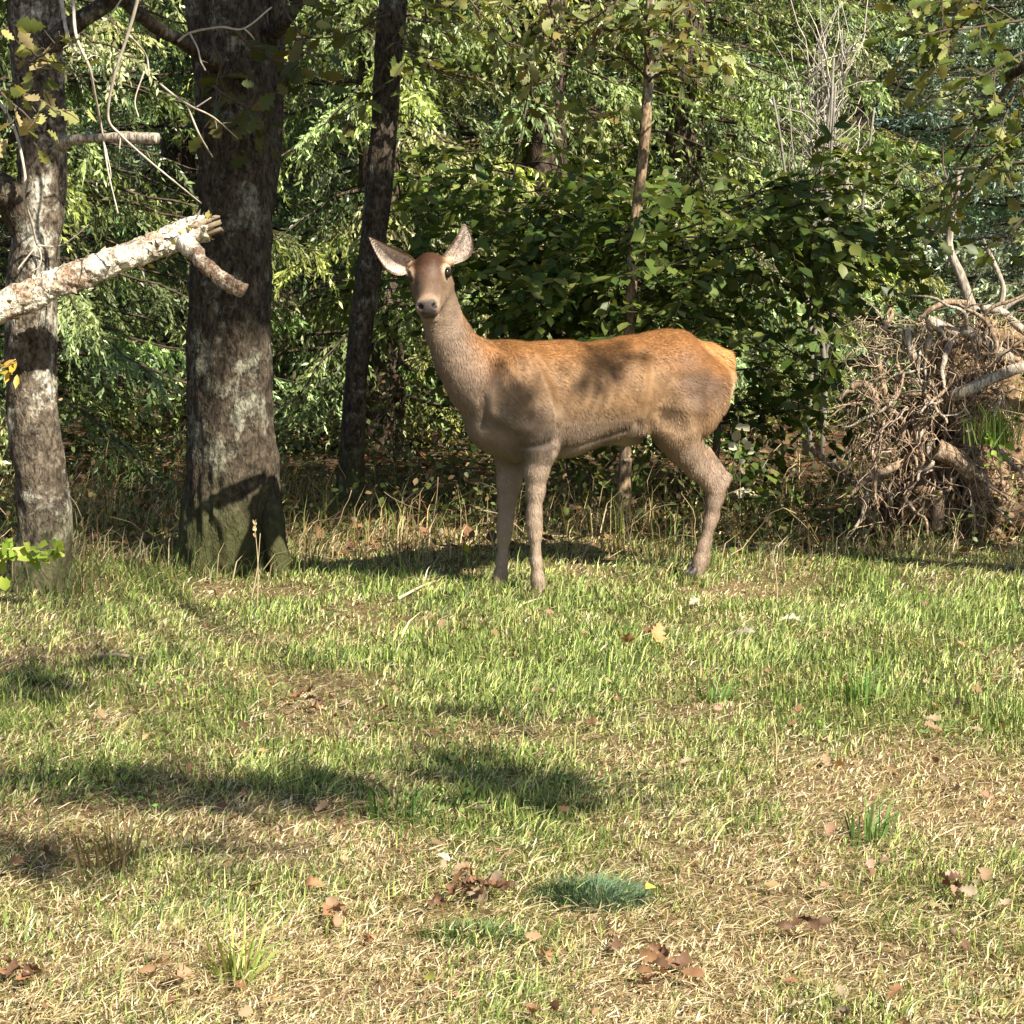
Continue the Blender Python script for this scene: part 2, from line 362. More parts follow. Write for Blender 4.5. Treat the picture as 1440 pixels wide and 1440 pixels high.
class SDF:
    def __init__(s, lo, hi, h):
        s.lo, s.h = np.array(lo, float), h; n = np.ceil((np.array(hi) - s.lo) / h).astype(int) + 1
        s.F = np.full(n, .25, np.float32); s.ax = [s.lo[k] + np.arange(n[k]) * h for k in range(3)]
    def cone(s, a, ra, b, rb, k=.03, sq=None, f=1.0, cut=False):
        """rounded cone a->b; sq=(axis, factor) squashes its thickness along that axis"""
        a, b = np.asarray(a, float), np.asarray(b, float); R = max(ra, rb) * max(1, f) + k + .06; lo = np.minimum(a, b) - R; hi = np.maximum(a, b) + R
        sl = tuple(slice(max(0, int((lo[i] - s.lo[i]) / s.h)), max(0, int((hi[i] - s.lo[i]) / s.h) + 2)) for i in range(3))
        x, y, z = (s.ax[i][sl[i]] for i in range(3))
        p = np.stack(np.meshgrid(x, y, z, indexing='ij'), -1).astype(np.float32) - a.astype(np.float32); ba = b - a
        if sq is not None:
            u = unit(sq); pr = p @ u.astype(np.float32); p = p + ((1 / f - 1) * pr)[..., None] * u.astype(np.float32); ba = ba + (1 / f - 1) * np.dot(ba, u) * u
        L = np.dot(ba, ba)
        t = np.clip((p @ ba.astype(np.float32)) / max(L, 1e-9), 0, 1); d = np.linalg.norm(p - t[..., None] * ba.astype(np.float32), axis=-1) - (ra + (rb - ra) * t)
        if sq is not None and f < 1: d = d * (.5 + .5 * f)
        g = s.F[sl]
        if cut:
            d = -d; hh = np.clip(.5 - .5 * (d - g) / -k if False else .5 + .5 * (d - g) / k, 0, 1); s.F[sl] = g * (1 - hh) + d * hh + k * hh * (1 - hh)
        else:
            hh = np.clip(.5 + .5 * (d - g) / k, 0, 1); s.F[sl] = d * (1 - hh) + g * hh - k * hh * (1 - hh)
    def chain(s, pts, rad, k=.03, sq=None, f=1.0):
        for i in range(len(pts) - 1): s.cone(pts[i], rad[i], pts[i + 1], rad[i + 1], k, sq, f)

YAW = math.radians(28)
FW = np.array([-math.cos(YAW), -math.sin(YAW), 0]); LF = np.array([math.sin(YAW), -math.cos(YAW), 0]); UPV = np.array([0, 0, 1.0])
hoof = G(757, 842); DO = hoof - LF * .105; DO[2] = 0
RD = np.stack([FW, LF, UPV])                       # world -> deer frame
def toL(w): return RD @ (np.asarray(w) - DO)
def toW(l): return np.asarray(l) @ RD + DO
def L(px, py, lat):
    d = ray(px, py); t = (lat - np.dot(CAMP - DO, LF)) / np.dot(d, LF); return toL(CAMP + d * t)
U = pxm(10.0)                                      # metres per pixel at the animal
H6 = .0065
S = SDF((-1.32, -.38, -.02), (.72, .52, 1.72), H6)
AY = np.array([0, 1.0, 0])
# trunk
S.cone(L(722, 562, 0), 74 * U, L(790, 563, 0), 76 * U, .05, AY, .76)
S.cone(L(790, 563, 0), 76 * U, L(862, 551, 0), 69 * U, .06, AY, .86)
S.cone(L(862, 549, 0), 69 * U, L(935, 531, 0), 63 * U, .06, AY, .86)
S.cone(L(935, 533, 0), 62 * U, L(985, 541, 0), 47 * U, .06, AY, .95)
S.cone(L(703, 555, 0), 56 * U, L(712, 590, 0), 48 * U, .05, AY, .85)       # breast
S.cone(L(690, 600, 0), 30 * U, L(725, 618, 0), 30 * U, .05)                # brisket
S.cone(L(705, 502, 0), 19 * U, L(800, 499, 0), 14 * U, .05)                # withers
S.cone(L(880, 492, 0), 16 * U, L(955, 482, 0), 16 * U, .05)                # croup
# shoulder blades, haunches
for sgn in (1, -1):
    lat = sgn * .105
    s0 = L(722, 520, 0); s1 = L(735, 590, 0); s0[1] = sgn * .09; s1[1] = sgn * .125
    S.cone(s0, .085, s1, .09, .05, AY, .7)
    h0 = L(945, 520, 0); h1 = L(958, 572, 0); h0[1] = sgn * .09; h1[1] = sgn * .105
    S.cone(h0, .12, h1, .135, .05, AY, .62)
    t1 = L(982, 545, 0); t1[1] = sgn * .07; S.cone(t1, .085, L(985, 560, 0) + np.array([0, sgn * .07, 0]), .075, .05)
# neck
S.chain([L(706, 545, 0), L(672, 528, .0), L(645, 500, .005), L(629, 468, .015), L(616, 432, .03), L(610, 405, .045)],
        [62 * U, 46 * U, 32 * U, 27 * U, 24 * U, 24 * U], .05, AY, .86)
# head frame
hp, hy, hr = math.radians(16), math.radians(1), math.radians(6)
hf_w = np.array([-math.sin(hy) * math.cos(hp), -math.cos(hy) * math.cos(hp), -math.sin(hp)])
hs_w = unit(np.cross(UPV, hf_w)); hu_w = np.cross(hf_w, hs_w)            # hs: the animal's left (image right)
hs_w, hu_w = hs_w * math.cos(hr) + hu_w * math.sin(hr), hu_w * math.cos(hr) - hs_w * math.sin(hr)
HB = np.stack([RD @ hf_w, RD @ hs_w, RD @ hu_w])
HK = 1.05
HO = L(603, 383, .10) - (np.array([.115, 0, .02]) * HK) @ HB
def Hd(x, y, z): return HO + (np.array([x, y, z]) * HK) @ HB
HS = HB[1]; HU = HB[2]; HFV = HB[0]
S.cone(Hd(.03, 0, -.005), .076 * HK, Hd(.10, 0, -.006), .076 * HK, .03, HS, .84)      # cranium
S.cone(Hd(.10, 0, -.01), .068 * HK, Hd(.215, 0, -.036), .047 * HK, .03, HS, .84)      # face
S.cone(Hd(.215, 0, -.036), .047 * HK, Hd(.315, 0, -.055), .040 * HK, .03)             # muzzle
S.cone(Hd(.324, .015, -.048), .031 * HK, Hd(.324, -.015, -.048), .031 * HK, .02)      # nostril wings
S.cone(Hd(.05, 0, -.075), .055 * HK, Hd(.27, 0, -.098), .026 * HK, .03)               # lower jaw
S.cone(Hd(.292, .012, -.106), .022 * HK, Hd(.292, -.012, -.106), .022 * HK, .015)      # chin
for sg in (1, -1):
    S.cone(Hd(.06, sg * .036, -.05), .044 * HK, Hd(.12, sg * .030, -.062), .036 * HK, .03)   # cheek
    S.cone(Hd(.10, sg * .060, .020), .025 * HK, Hd(.122, sg * .056, .018), .022 * HK, .016) # brow ridge
    S.cone(Hd(.025, sg * .05, .018), .028 * HK, Hd(.012, sg * .078, .024), .018 * HK, .02)   # ear base
    S.cone(Hd(.126, sg * .078, .012), .012 * HK, Hd(.128, sg * .082, .010), .012 * HK, .008, cut=True)  # eye socket
    S.cone(Hd(.350, sg * .024, -.042), .008 * HK, Hd(.338, sg * .036, -.036), .006 * HK, .008, cut=True) # nostril
S.cone(Hd(.345, .035, -.086), .005, Hd(.345, -.035, -.086), .005, .006, cut=True)     # mouth line
S.cone(Hd(.29, .055, -.085), .004, Hd(.345, .03, -.083), .004, .006, cut=True)
S.cone(Hd(.29, -.055, -.085), .004, Hd(.345, -.03, -.083), .004, .006, cut=True)
# legs traced at their own distance from the animal's midline
def leg(pts, rad, k=.025): S.chain(pts, rad, k)
def flat(p, z):
    q = np.array(p); q[2] = z; return q
nf = [L(757, 590, .115), L(760, 628, .125), L(754, 662, .115), L(753, 690, .11), L(751, 722, .108), L(751, 737, .108), L(752, 752, .107), L(754, 790, .105), L(756, 815, .105), L(759, 826, .105)]
leg(nf, [.10, .076, .051, .037, .029, .0305, .025, .0215, .026, .022])
S.cone(L(757, 825, .105), .028, flat(L(757, 838, .105), .02), .033, .015)
ff = [L(722, 610, -.10), L(720, 645, -.105), L(716, 678, -.10), L(713, 702, -.10), L(711, 726, -.10), L(710, 740, -.10), L(709, 755, -.10), L(706, 788, -.10), L(704, 809, -.10), L(703, 818, -.10)]
leg(ff, [.09, .07, .050, .037, .029, .0305, .025, .0215, .026, .022])
S.cone(L(703, 817, -.10), .028, flat(L(701, 830, -.10), .02), .033, .015)
hind_px = [(955, 575), (950, 606), (962, 633), (980, 657), (996, 676), (1005, 692), (1003, 708), (998, 735), (988, 770), (984, 790), (982, 799)]
hind_r = [.135, .098, .068, .049, .035, .033, .030, .0245, .0225, .027, .022]
for lat, dx, dy in ((.105, 0, 0), (-.09, 4, -8)):
    pts = [L(x + dx, y + dy, lat) for x, y in hind_px]
    if lat < 0: pts = [p + np.array([0, 0, .0]) for p in pts]
    S.chain(pts, hind_r, .03)
    hk = L(1020 + dx, 680 + dy, lat); S.cone(pts[5], .030, hk, .017, .015)                 # point of the hock
    tn = L(992 + dx, 640 + dy, lat); S.cone(tn, .014, hk, .014, .02)                       # tendon
    pz = pts[-1]; S.cone(pz, .030, flat(pz + np.array([.02, 0, 0]), .05), .030, .015)
    fl = L(905 + dx, 600 + dy, lat); S.cone(L(940 + dx, 560 + dy, lat * .8), .06, fl, .03, .05, AY, .5)   # flank fold
S.cone(L(878, 613, 0), .038, L(893, 615, 0), .034, .04)                                     # udder
tb = L(996, 496, 0); S.cone(L(960, 487, 0), 17 * U, L(1002, 500, 0), 13 * U, .04); S.chain([tb, L(1019, 506, 0), L(1023, 530, 0), L(1016, 556, 0)], [.040, .036, .030, .014], .025)   # tail
DV, DQ = surface_nets(S.F, S.lo, S.h)
# one light smoothing pass of the surface (legs and head kept)
def smooth_mesh(V, Q, it=2, lam=.5):
    e = np.concatenate([Q[:, [0, 1]], Q[:, [1, 2]], Q[:, [2, 3]], Q[:, [3, 0]]])
    for _ in range(it):
        acc = np.zeros_like(V); cnt = np.zeros(len(V))
        for a, b in ((0, 1), (1, 0)):
            for k in range(3): acc[:, k] += np.bincount(e[:, a], weights=V[e[:, b], k], minlength=len(V))
            cnt += np.bincount(e[:, a], minlength=len(V))
        V = V * (1 - lam) + lam * acc / np.maximum(cnt, 1)[:, None]
    return V
DV = smooth_mesh(DV, DQ, 2, .4)
# muscle and coat relief
fn = np.cross(DV[DQ[:, 2]] - DV[DQ[:, 0]], DV[DQ[:, 3]] - DV[DQ[:, 1]]); vn = np.zeros_like(DV)
for k in range(4):
    for a in range(3): vn[:, a] += np.bincount(DQ[:, k], weights=fn[:, a], minlength=len(DV))
vn = unit(vn)
DV = DV + vn * ((.0030 * vnoise(DV * 11) + .0016 * vnoise(DV * np.array([22, 22, 34]))) * np.clip((DV[:, 2] - .45) * 3, .03, 1))[:, None]
# relief of shoulder, ribs, hip and thigh: (side-view line, depth, width); positive = groove
def ln(*pp): return np.array([L(x, y, .16)[[0, 2]] for x, y in pp])
xz = DV[:, [0, 2]]; sidew = np.clip((np.abs(DV[:, 1]) - .05) / .05, 0, 1); onbody = (DV[:, 2] > .42) & (DV[:, 0] < .32); dep = np.zeros(len(DV))
def seg_d(line):
    r = np.full(len(DV), 9.0)
    for a_, b_ in zip(line[:-1], line[1:]):
        ab = b_ - a_; t = np.clip(((xz - a_) @ ab) / max(ab @ ab, 1e-9), 0, 1); r = np.minimum(r, np.linalg.norm(xz - a_ - t[:, None] * ab, axis=1))
    return r
for pts_, dp, sg_ in (([(700, 515), (686, 555), (690, 602)], .012, .020), ([(758, 500), (772, 548), (780, 600), (776, 632)], .013, .018), ([(710, 498), (728, 540), (742, 575)], -.009, .020), ([(700, 582), (738, 603)], -.010, .022),
                      ([(742, 628), (775, 618)], .009, .012), ([(912, 505), (902, 550), (898, 596)], .013, .020), ([(913, 492), (918, 500)], -.013, .026), ([(992, 540), (982, 575), (990, 612)], .003, .022),
                      ([(945, 545), (962, 605)], -.009, .030), ([(925, 590), (932, 606)], -.010, .026), ([(800, 634), (885, 606)], .006, .014), ([(865, 520), (893, 575)], .008, .03)):
    dep += dp * np.exp(-(seg_d(ln(*pts_)) / sg_) ** 2)
rb = np.exp(-((DV[:, 0] - L(835, 560, .18)[0]) / .13) ** 2) * np.exp(-((DV[:, 2] - .86) / .10) ** 2); dep += .0028 * rb * np.sin((DV[:, 0] + .35 * DV[:, 2]) * 2 * math.pi / .058)
DV = DV - vn * (1.5 * dep * sidew * onbody)[:, None]
# coat colours: soft blend of colour patches laid over the body
def pw(px, py, lat): return L(px, py, lat)
A = []
def patch(p, c, s, w=1.0): A.append((np.asarray(p, float), np.array(c, float), s, w))
BACK = (.25, .118, .042); FLK = (.225, .135, .067); GREY = (.165, .125, .095); NECK = (.235, .18, .14); LEGC = (.35, .272, .208); PALE = (.62, .38, .16); DARK = (.20, .105, .05); WHITE = (.66, .56, .43)
for x, y in ((690, 492), (740, 490), (800, 492), (860, 488), (920, 478), (960, 485)):
    for lat in (-.15, 0, .15): patch(pw(x, y, lat), BACK, .08)
for x in (760, 810, 860, 910):
    for lat in (-.2, .2): patch(pw(x, 550, lat), FLK, .08); patch(pw(x, 520, lat), (.265, .15, .060), .07)
for x in (730, 780, 830, 880):
    for lat in (-.18, 0, .18): patch(pw(x, 615, lat), GREY, .07)
for lat in (-.05, .05): patch(pw(880, 628, lat), (.36, .28, .22), .05, 1.5); patch(pw(800, 645, lat), (.42, .33, .25), .06)
for x, y in ((665, 560), (690, 610), (648, 520), (632, 480), (618, 440)): patch(pw(x, y, .1), NECK, .07); patch(pw(x, y, -.1), NECK, .07)
for x, y in ((672, 490), (652, 455)): patch(pw(x, y, 0), (.31, .18, .085), .05)
patch(pw(735, 560, .2), (.34, .23, .14), .07); patch(pw(735, 600, .2), GREY, .07)
for x, y in ((757, 660), (752, 720), (755, 790), (712, 690), (708, 760), (704, 810)): patch(pw(x, y, .1 if x > 740 else -.1), LEGC, .06, 1.2)
for lat in (-.12, .12):
    patch(pw(978, 555, lat * 1.6), (.11, .064, .036), .055, 1.6); patch(pw(945, 590, lat * 1.6), (.30, .20, .125), .07); patch(pw(985, 600, lat), (.30, .19, .11), .06)
    for x, y in ((965, 640), (990, 675), (1004, 700), (995, 750), (984, 795)): patch(pw(x, y, lat), (.27, .20, .152), .055, 1.2)
for x, y in ((1015, 500), (1025, 520), (1018, 555), (1004, 500), (990, 484)): patch(pw(x, y, 0), (.54, .29, .105), .032, 3.0)
patch(pw(1010, 545, -.03), WHITE, .04, 3)
# head
for y in (-.04, 0, .04):
    patch(Hd(.05, y, .07), (.24, .115, .05), .035, 3); patch(Hd(.10, y, .06), (.23, .11, .05), .035, 3); patch(Hd(.16, y * .8, .03), (.10, .055, .033), .03, 3)
    patch(Hd(.22, y * .7, .01), (.15, .098, .066), .028, 3); patch(Hd(.30, y * .8, -.01), (.30, .21, .15), .025, 3)
for sg in (1, -1):
    patch(Hd(.13, sg * .075, -.03), (.17, .115, .075), .035, 3); patch(Hd(.105, sg * .085, .035), (.58, .47, .35), .02, 4); patch(Hd(.15, sg * .075, -.0), (.22, .155, .105), .02, 3)
    patch(Hd(.30, sg * .05, -.06), (.50, .40, .29), .022, 3); patch(Hd(.06, sg * .08, -.05), (.16, .11, .075), .04, 3); patch(Hd(.02, sg * .09, .06), (.5, .4, .3), .025, 3)
    patch(Hd(.352, sg * .036, -.045), (.10, .07, .055), .010, 30)
patch(Hd(.29, 0, -.11), (.24, .19, .145), .025, 5); patch(Hd(.2, 0, -.12), (.30, .22, .16), .05, 3); patch(Hd(.352, 0, -.085), (.14, .10, .08), .012, 12)
for y in (-.018, 0, .018): patch(Hd(.362, y, -.05), (.17, .135, .115), .014, 22); patch(Hd(.355, y, -.03), (.18, .14, .12), .013, 14)
num = np.zeros_like(DV); den = np.zeros(len(DV)) + 1e-9; num += 1e-9 * np.array(FLK)
for p, c, s, w in A:
    d2 = np.sum((DV - p) ** 2, 1); g = w * (np.exp(-d2 / (2 * s * s)) + 1e-4 / (1 + d2 / (s * s)) ** 2); num += g[:, None] * c; den += g
DC = num / den[:, None]
mott = 1 + .15 * fbm(DV * np.array([9, 9, 14]), 3) + .07 * vnoise(DV * np.array([40, 40, 90])) * np.clip((DV[:, 2] - .45) * 3, 0, 1); DC = DC * mott[:, None]
# markings of the face, laid out along the head
hq = (DV - HO) @ HB.T / HK; hx, hyy, hz = hq[:, 0], hq[:, 1], hq[:, 2]; inh = (hx > -.05) & (hx < .42) & (np.abs(hyy) < .13) & (np.abs(hz) < .16)
def sm(v, a, b): t = np.clip((v - a) / (b - a), 0, 1); return t * t * (3 - 2 * t)
def paint(mask, c): 
    global DC
    m_ = (mask * inh)[:, None]; DC = DC * (1 - m_) + np.array(c) * m_ * mott[:, None]
paint(sm(hz, .0, .035) * (1 - sm(hx, .13, .21)) * (1 - sm(np.abs(hyy), .045, .075)), (.060, .026, .012))          # reddish forehead
paint(.45 * np.exp(-((np.abs(hyy) - .028) / .012) ** 2) * sm(hx, .14, .18) * (1 - sm(hx, .26, .30)) * sm(hz, -.04, 0), (.05, .028, .018))   # dark lines down the face
paint(.75 * sm(hx, .13, .17) * (1 - sm(hx, .27, .31)) * (1 - sm(np.abs(hyy), .03, .055)) * sm(hz, -.05, -.02), (.105, .066, .043))   # brown bridge of the nose
paint(.9 * sm(hx, .275, .30) * sm(np.abs(hyy), .022, .04) * (1 - sm(hz, -.035, -.01)), (.27, .205, .15))           # pale muzzle sides
paint(sm(-hz, .088, .10) * sm(hx, .22, .26), (.24, .19, .145))                                                     # chin
paint(.9 * sm(-hz, .095, .12) * (1 - sm(hx, .20, .24)), (.20, .145, .105))                                        # throat under the jaw
for sg in (1, -1):
    de = np.linalg.norm(hq - np.array([.122, sg * .077, .014]), axis=1); paint(.85 * (1 - sm(de, .026, .044)), (.42, .33, .24)); paint(1 - sm(de, .020, .026), (.05, .03, .02))
paint(sm(hx, .326, .338) * (1 - sm(np.abs(hyy), .022, .034)) * sm(hz, -.078, -.068) * (1 - sm(hz, -.026, -.014)), (.045, .036, .034))   # nose pad
for sg in (1, -1): dn_ = np.linalg.norm(hq - np.array([.346, sg * .027, -.041]), axis=1); paint(1 - sm(dn_, .009, .014), (.010, .007, .006))
paint(.9 * np.exp(-((hz + .086) / .006) ** 2) * sm(hx, .27, .30), (.05, .03, .025))                               # mouth
DC = DC * np.array([.93, .90, .86])
hoofm = DV[:, 2] < .035; DC[hoofm] = np.array([.05, .04, .035])

deer = thing('deer', 'brown deer standing side-on at the wood edge with its head turned to the camera', 'deer', DO)
M['coat'] = col_mat('deer_coat', .62, .28, 160, .22, .15)
M['fur'] = foliage_mat('deer_hair', .12, .55, .35, (1.1, 1, .9))
bodyW = toW(DV)
MB().add(bodyW, None, DQ, DC).build('body', M['coat'], deer)
# short hair over the whole coat
f0 = DV[DQ]; area = np.linalg.norm(fn, axis=1); cen = f0.mean(1); notnose = (np.linalg.norm(cen - Hd(.36, 0, -.045), axis=1) > .048) & (cen[:, 2] > .05)
for sg in (1, -1): notnose &= np.linalg.norm(cen - Hd(.122, sg * .085, .012), axis=1) > .022
pr = area * notnose; NH = 120000; fi = rng.choice(len(DQ), NH, p=pr / pr.sum()); a, b = rng.random((2, NH, 1))
hp_ = (f0[fi, 0] * (1 - a) + f0[fi, 1] * a) * (1 - b) + (f0[fi, 3] * (1 - a) + f0[fi, 2] * a) * b; hn = vn[DQ[fi, 0]]
flow = np.tile(np.array([-.75, 0, -.55]), (NH, 1)); lowleg = hp_[:, 2] < .75; flow[lowleg] = (0, 0, -1)
onhead = np.linalg.norm(hp_ - Hd(.15, 0, -.03), axis=1) < .22; flow[onhead] = -HFV * .9 - HU * .1
nk = (hp_[:, 0] > .12) & ~onhead & (hp_[:, 2] > .9); flow[nk] = (-.25, 0, -1)
flow = flow - hn * np.sum(flow * hn, 1, keepdims=True); hd = unit(unit(flow) + hn * .20 + rng.normal(size=(NH, 3)) * .16)
hl = np.where(onhead, .007, np.where(lowleg, .012, .015)) * (.7 + .6 * rng.random(NH)); hl = np.where((hp_[:, 0] < -.86) & (hp_[:, 2] > .75), hl * 1.7, hl)
sd = unit(np.cross(hd, hn)) * (.0011 + .0006 * rng.random(NH))[:, None]
HV = np.stack([hp_ - sd, hp_ + sd, hp_ + hd * hl[:, None]], 1).reshape(-1, 3)
hc = DC[DQ[fi, 0]] * np.exp(rng.normal(size=(NH, 1)) * .10)
MB().add(toW(HV), np.arange(NH * 3).reshape(-1, 3), None, np.repeat(hc, 3, 0)).build('fur', M['fur'], deer)['kind'] = 'stuff'
# ears
def ear(base, tip, width, face, bend):
    base, tip, face = map(np.asarray, (base, tip, face)); ax = tip - base; Ln = np.linalg.norm(ax); ax = ax / Ln; side = unit(np.cross(ax, face)); nrm = np.cross(side, ax)
    nu, nv = 22, 15; u = np.linspace(0, 1, nu)[:, None]; v = np.linspace(-1, 1, nv)[None]
    wd = width * np.clip(np.sin(math.pi * np.clip(.10 + .90 * u, 0, 1) ** .85), 0, 1) ** .75 * (1 - .12 * u); wd[-1] = .002
    cup = .55 * wd * (v ** 2) + .012 * np.sin(math.pi * u)
    V = base + ax * (u * Ln)[..., None] + side * (wd * v * (1 - .12 * v ** 2) + bend * np.sin(math.pi * u * .9) * .03)[..., None] + nrm * (cup - .02 * (1 - u))[..., None]
    V2 = V - nrm * .006; i = np.arange(nu - 1)[:, None] * nv; j = np.arange(nv - 1)[None]
    q = np.stack([i + j, i + j + 1, i + nv + j + 1, i + nv + j], -1).reshape(-1, 4); n = nu * nv
    edge = np.abs(v) + 0 * u; inner = np.where((edge > .74)[..., None], np.array([.15, .095, .07]), np.array([.60, .49, .42]))
    core = np.exp(-((v + .15) / .38) ** 2) * np.clip((u - .18) * 3, 0, 1) * np.clip((1.05 - u) * 4, 0, 1); inner = inner * (1 - .6 * core[..., None]) 
    fluff = np.clip(1 - u / .35, 0, 1)[..., None] * .6 + 0 * v[..., None]; inner = inner * (1 - fluff) + np.array([.72, .62, .50]) * fluff
    inner = inner * np.exp(.18 * vnoise(V.reshape(-1, 3) * 90).reshape(nu, nv, 1))
    outer = np.tile(np.array([.24, .14, .08]), (n, 1))
    bq = []
    for k in range(nu - 1):
        for jj in (0, nv - 1): a_, b_ = k * nv + jj, (k + 1) * nv + jj; bq.append([a_, b_, n + b_, n + a_] if jj else [b_, a_, n + a_, n + b_])
    m = MB().add(toW(np.vstack([V.reshape(-1, 3), V2.reshape(-1, 3)])), None, np.vstack([q, q[:, ::-1] + n, bq]), np.vstack([inner.reshape(-1, 3), outer]))
    # tufts of pale hair inside
    NHh = 900; uu = rng.random(NHh); vv = (rng.random(NHh) * 2 - 1); ii = np.clip((uu * (nu - 1)).astype(int), 0, nu - 2); jj = np.clip(((vv + 1) / 2 * (nv - 1)).astype(int), 0, nv - 1)
    p = V[ii, jj]; d = unit(ax * .8 - side * vv[:, None] * .8 + nrm * .5 + rng.normal(size=(NHh, 3)) * .25); ln = (.010 + .02 * (1 - uu) * rng.random(NHh))[:, None]; s_ = unit(np.cross(d, nrm)) * .0012
    m.add(toW(np.stack([p - s_, p + s_, p + d * ln], 1).reshape(-1, 3)), np.arange(NHh * 3).reshape(-1, 3), None, np.repeat(inner[ii, jj] * 1.1, 3, 0))
    return m.build('ear', M['coat'], deer)
camdir = RD @ unit(np.array([.15, -1, .12]))
ear(Hd(.014, -.072, .018), L(521, 331, .10), .060, camdir, -1)
ear(Hd(.012, .070, .022), L(650, 314, .06), .057, RD @ unit(np.array([.35, -1, .1])), 1)
# eyes
M['eye'], n_, l_, b_ = newmat('dark_wet_eye'); b_.inputs['Base Color'].default_value = (.012, .008, .006, 1); b_.inputs['Roughness'].default_value = .08; b_.inputs['Specular IOR Level'].default_value = .6
def ball(c, r, nseg=14, sq=(1, 1, 1), B=np.eye(3)):
    th = np.linspace(.02, math.pi - .02, nseg); ph = np.arange(nseg * 2) * math.pi / nseg; t, p = np.meshgrid(th, ph, indexing='ij')
    V = np.stack([np.sin(t) * np.cos(p) * sq[0], np.sin(t) * np.sin(p) * sq[1], np.cos(t) * sq[2]], -1).reshape(-1, 3) * r; m = 2 * nseg
    i = np.arange(nseg - 1)[:, None] * m; j = np.arange(m)[None]; j2 = (j + 1) % m
    return c + V @ B, np.stack([i + j, i + m + j, i + m + j2, i + j2], -1).reshape(-1, 4)
for sg in (1, -1):
    V, q = ball(Hd(.124, sg * .066, .013), 0.0215 * HK); MB().add(toW(V), None, q, (.02, .01, .01)).build('eye', M['eye'], deer)
# cloven hooves
M['hoof'] = col_mat('dark_horn', .5, .4, 60, .3)
for foot, gz_ in ((nf[-1], .0), (ff[-1], .01), ([L(x, y, .105) for x, y in hind_px][-1] + np.array([.02, 0, 0]), .034), ([L(x + 4, y - 8, -.09) for x, y in hind_px][-1] + np.array([.02, 0, 0]), .035)):
    mb = MB()
    for sg in (1, -1):
        V, q = ball(np.array([foot[0] + .012, foot[1] + sg * .0165, .026]), .029, 8, (1.25, .48, .95)); V[:, 2] = np.maximum(V[:, 2], .004); fr = V[:, 0] > foot[0] + .02; V[fr, 2] *= .75; V[:, 2] += gz_; mb.add(toW(V), None, q, (.035, .028, .024))
    mb.build('hoof', M['hoof'], deer)
rng = np.random.default_rng(101)
# ------------------------------------------------------------------ oaks at the wood edge
BEECH, OAK, SIMPLE, SPRAY, NEEDLE = T_beech(), T_oak(), T_simple(), T_spray(), T_needle()
def bark_disp(amp, f=19, zs=.32, seed=0):
    def d(p):
        q = p * np.array([f, f, f * zs]) + seed; w = vnoise(q * .5) * .8
        r = 1 - np.abs(vnoise(q + w[:, None])) * 2; r2 = 1 - np.abs(vnoise(q * 2.1 + 9)) * 2
        return amp * (.7 * r + .35 * r2) + amp * 1.6 * vnoise(p * np.array([4, 4, 2.2]) + seed)
    return d
def px_path(rows, Y, extra_top=None):
    """rows of (px, py, half width px) at depth Y -> path, radii"""
    p = np.array([P(a, b, Y) for a, b, c in rows]); r = np.array([c * pxm(Y) for a, b, c in rows])
    return p, r
def flare(p, r, amt, hgt=.35):
    z = p[:, 2]; return r * (1 + amt * np.exp(-np.maximum(z, 0) / hgt * 2.5))
def trunk_mesh(name, rows, Y, top, mat, parent, sides=72, n=260, amp=.011, flr=.35, seed=0):
    p, r = px_path(rows, Y); p = np.vstack([p, np.array(top)[:, :3]]) if len(top) else p; r = np.concatenate([r, np.array(top)[:, 3]]) if len(top) else r
    pr = spline(np.hstack([p, r[:, None]]), n); path, rad = pr[:, :3], pr[:, 3]
    b = path[0].copy(); b[2] = -.12; path = np.vstack([b, path]); rad = np.concatenate([[rad[0]], rad]); rad = flare(path, rad, flr)
    V, T, Q = tube(path, rad, sides, True, bark_disp(amp, seed=seed)); 
    return MB().add(V, T, Q).build(name, mat, parent), path, rad
def fix_base(o):  # the empties stay at the base, parts keep world coordinates
    return o
# A: left oak, its lower stem in the sun
def oak_thing(rows, Y, label, name='oak_tree'):
    b = P(rows[0][0], rows[0][1], Y); b[2] = 0; return thing(name, label, 'tree', b)
rowsA = [(50, 846, 42), (58, 790, 38), (62, 737, 35), (53, 653, 34), (43, 560, 34), (44, 420, 35), (56, 300, 32), (60, 200, 31), (54, 100, 33), (49, 0, 34)]
oakA = oak_thing(rowsA, 10.0, 'slim lichened oak trunk at the left edge, behind the broken pale log')
tpA = P(49, 0, 10.0)
oA, pathA, radA = trunk_mesh('trunk', rowsA, 10.0, [(tpA[0] - .05, 10.05, 3.6, .10), (tpA[0] + .1, 10.2, 5.2, .085), (tpA[0] + .05, 10.3, 7.2, .06), (tpA[0], 10.4, 9.0, .02)], M['oak_bark_pale'], oakA, seed=3)
# B: the big oak
rowsB = [(328, 822, 70), (325, 770, 66), (324, 715, 66), (325, 653, 62), (325, 553, 57), (324, 420, 56), (334, 300, 50), (336, 200, 52), (326, 90, 53), (318, 0, 54)]
oakB = oak_thing(rowsB, 10.6, 'thickest oak trunk, dark and shaded, between the left oak and the leaning stem')
tB = P(318, 0, 10.6)
oB, pathB, radB = trunk_mesh('trunk', rowsB, 10.6, [(tB[0] - .05, 10.6, 3.8, .16), (tB[0] - .1, 10.7, 5.5, .14), (tB[0], 10.8, 7.5, .10), (tB[0], 10.9, 10, .03)], M['oak_bark'], oakB, sides=130, n=340, amp=.017, flr=.05, seed=8)
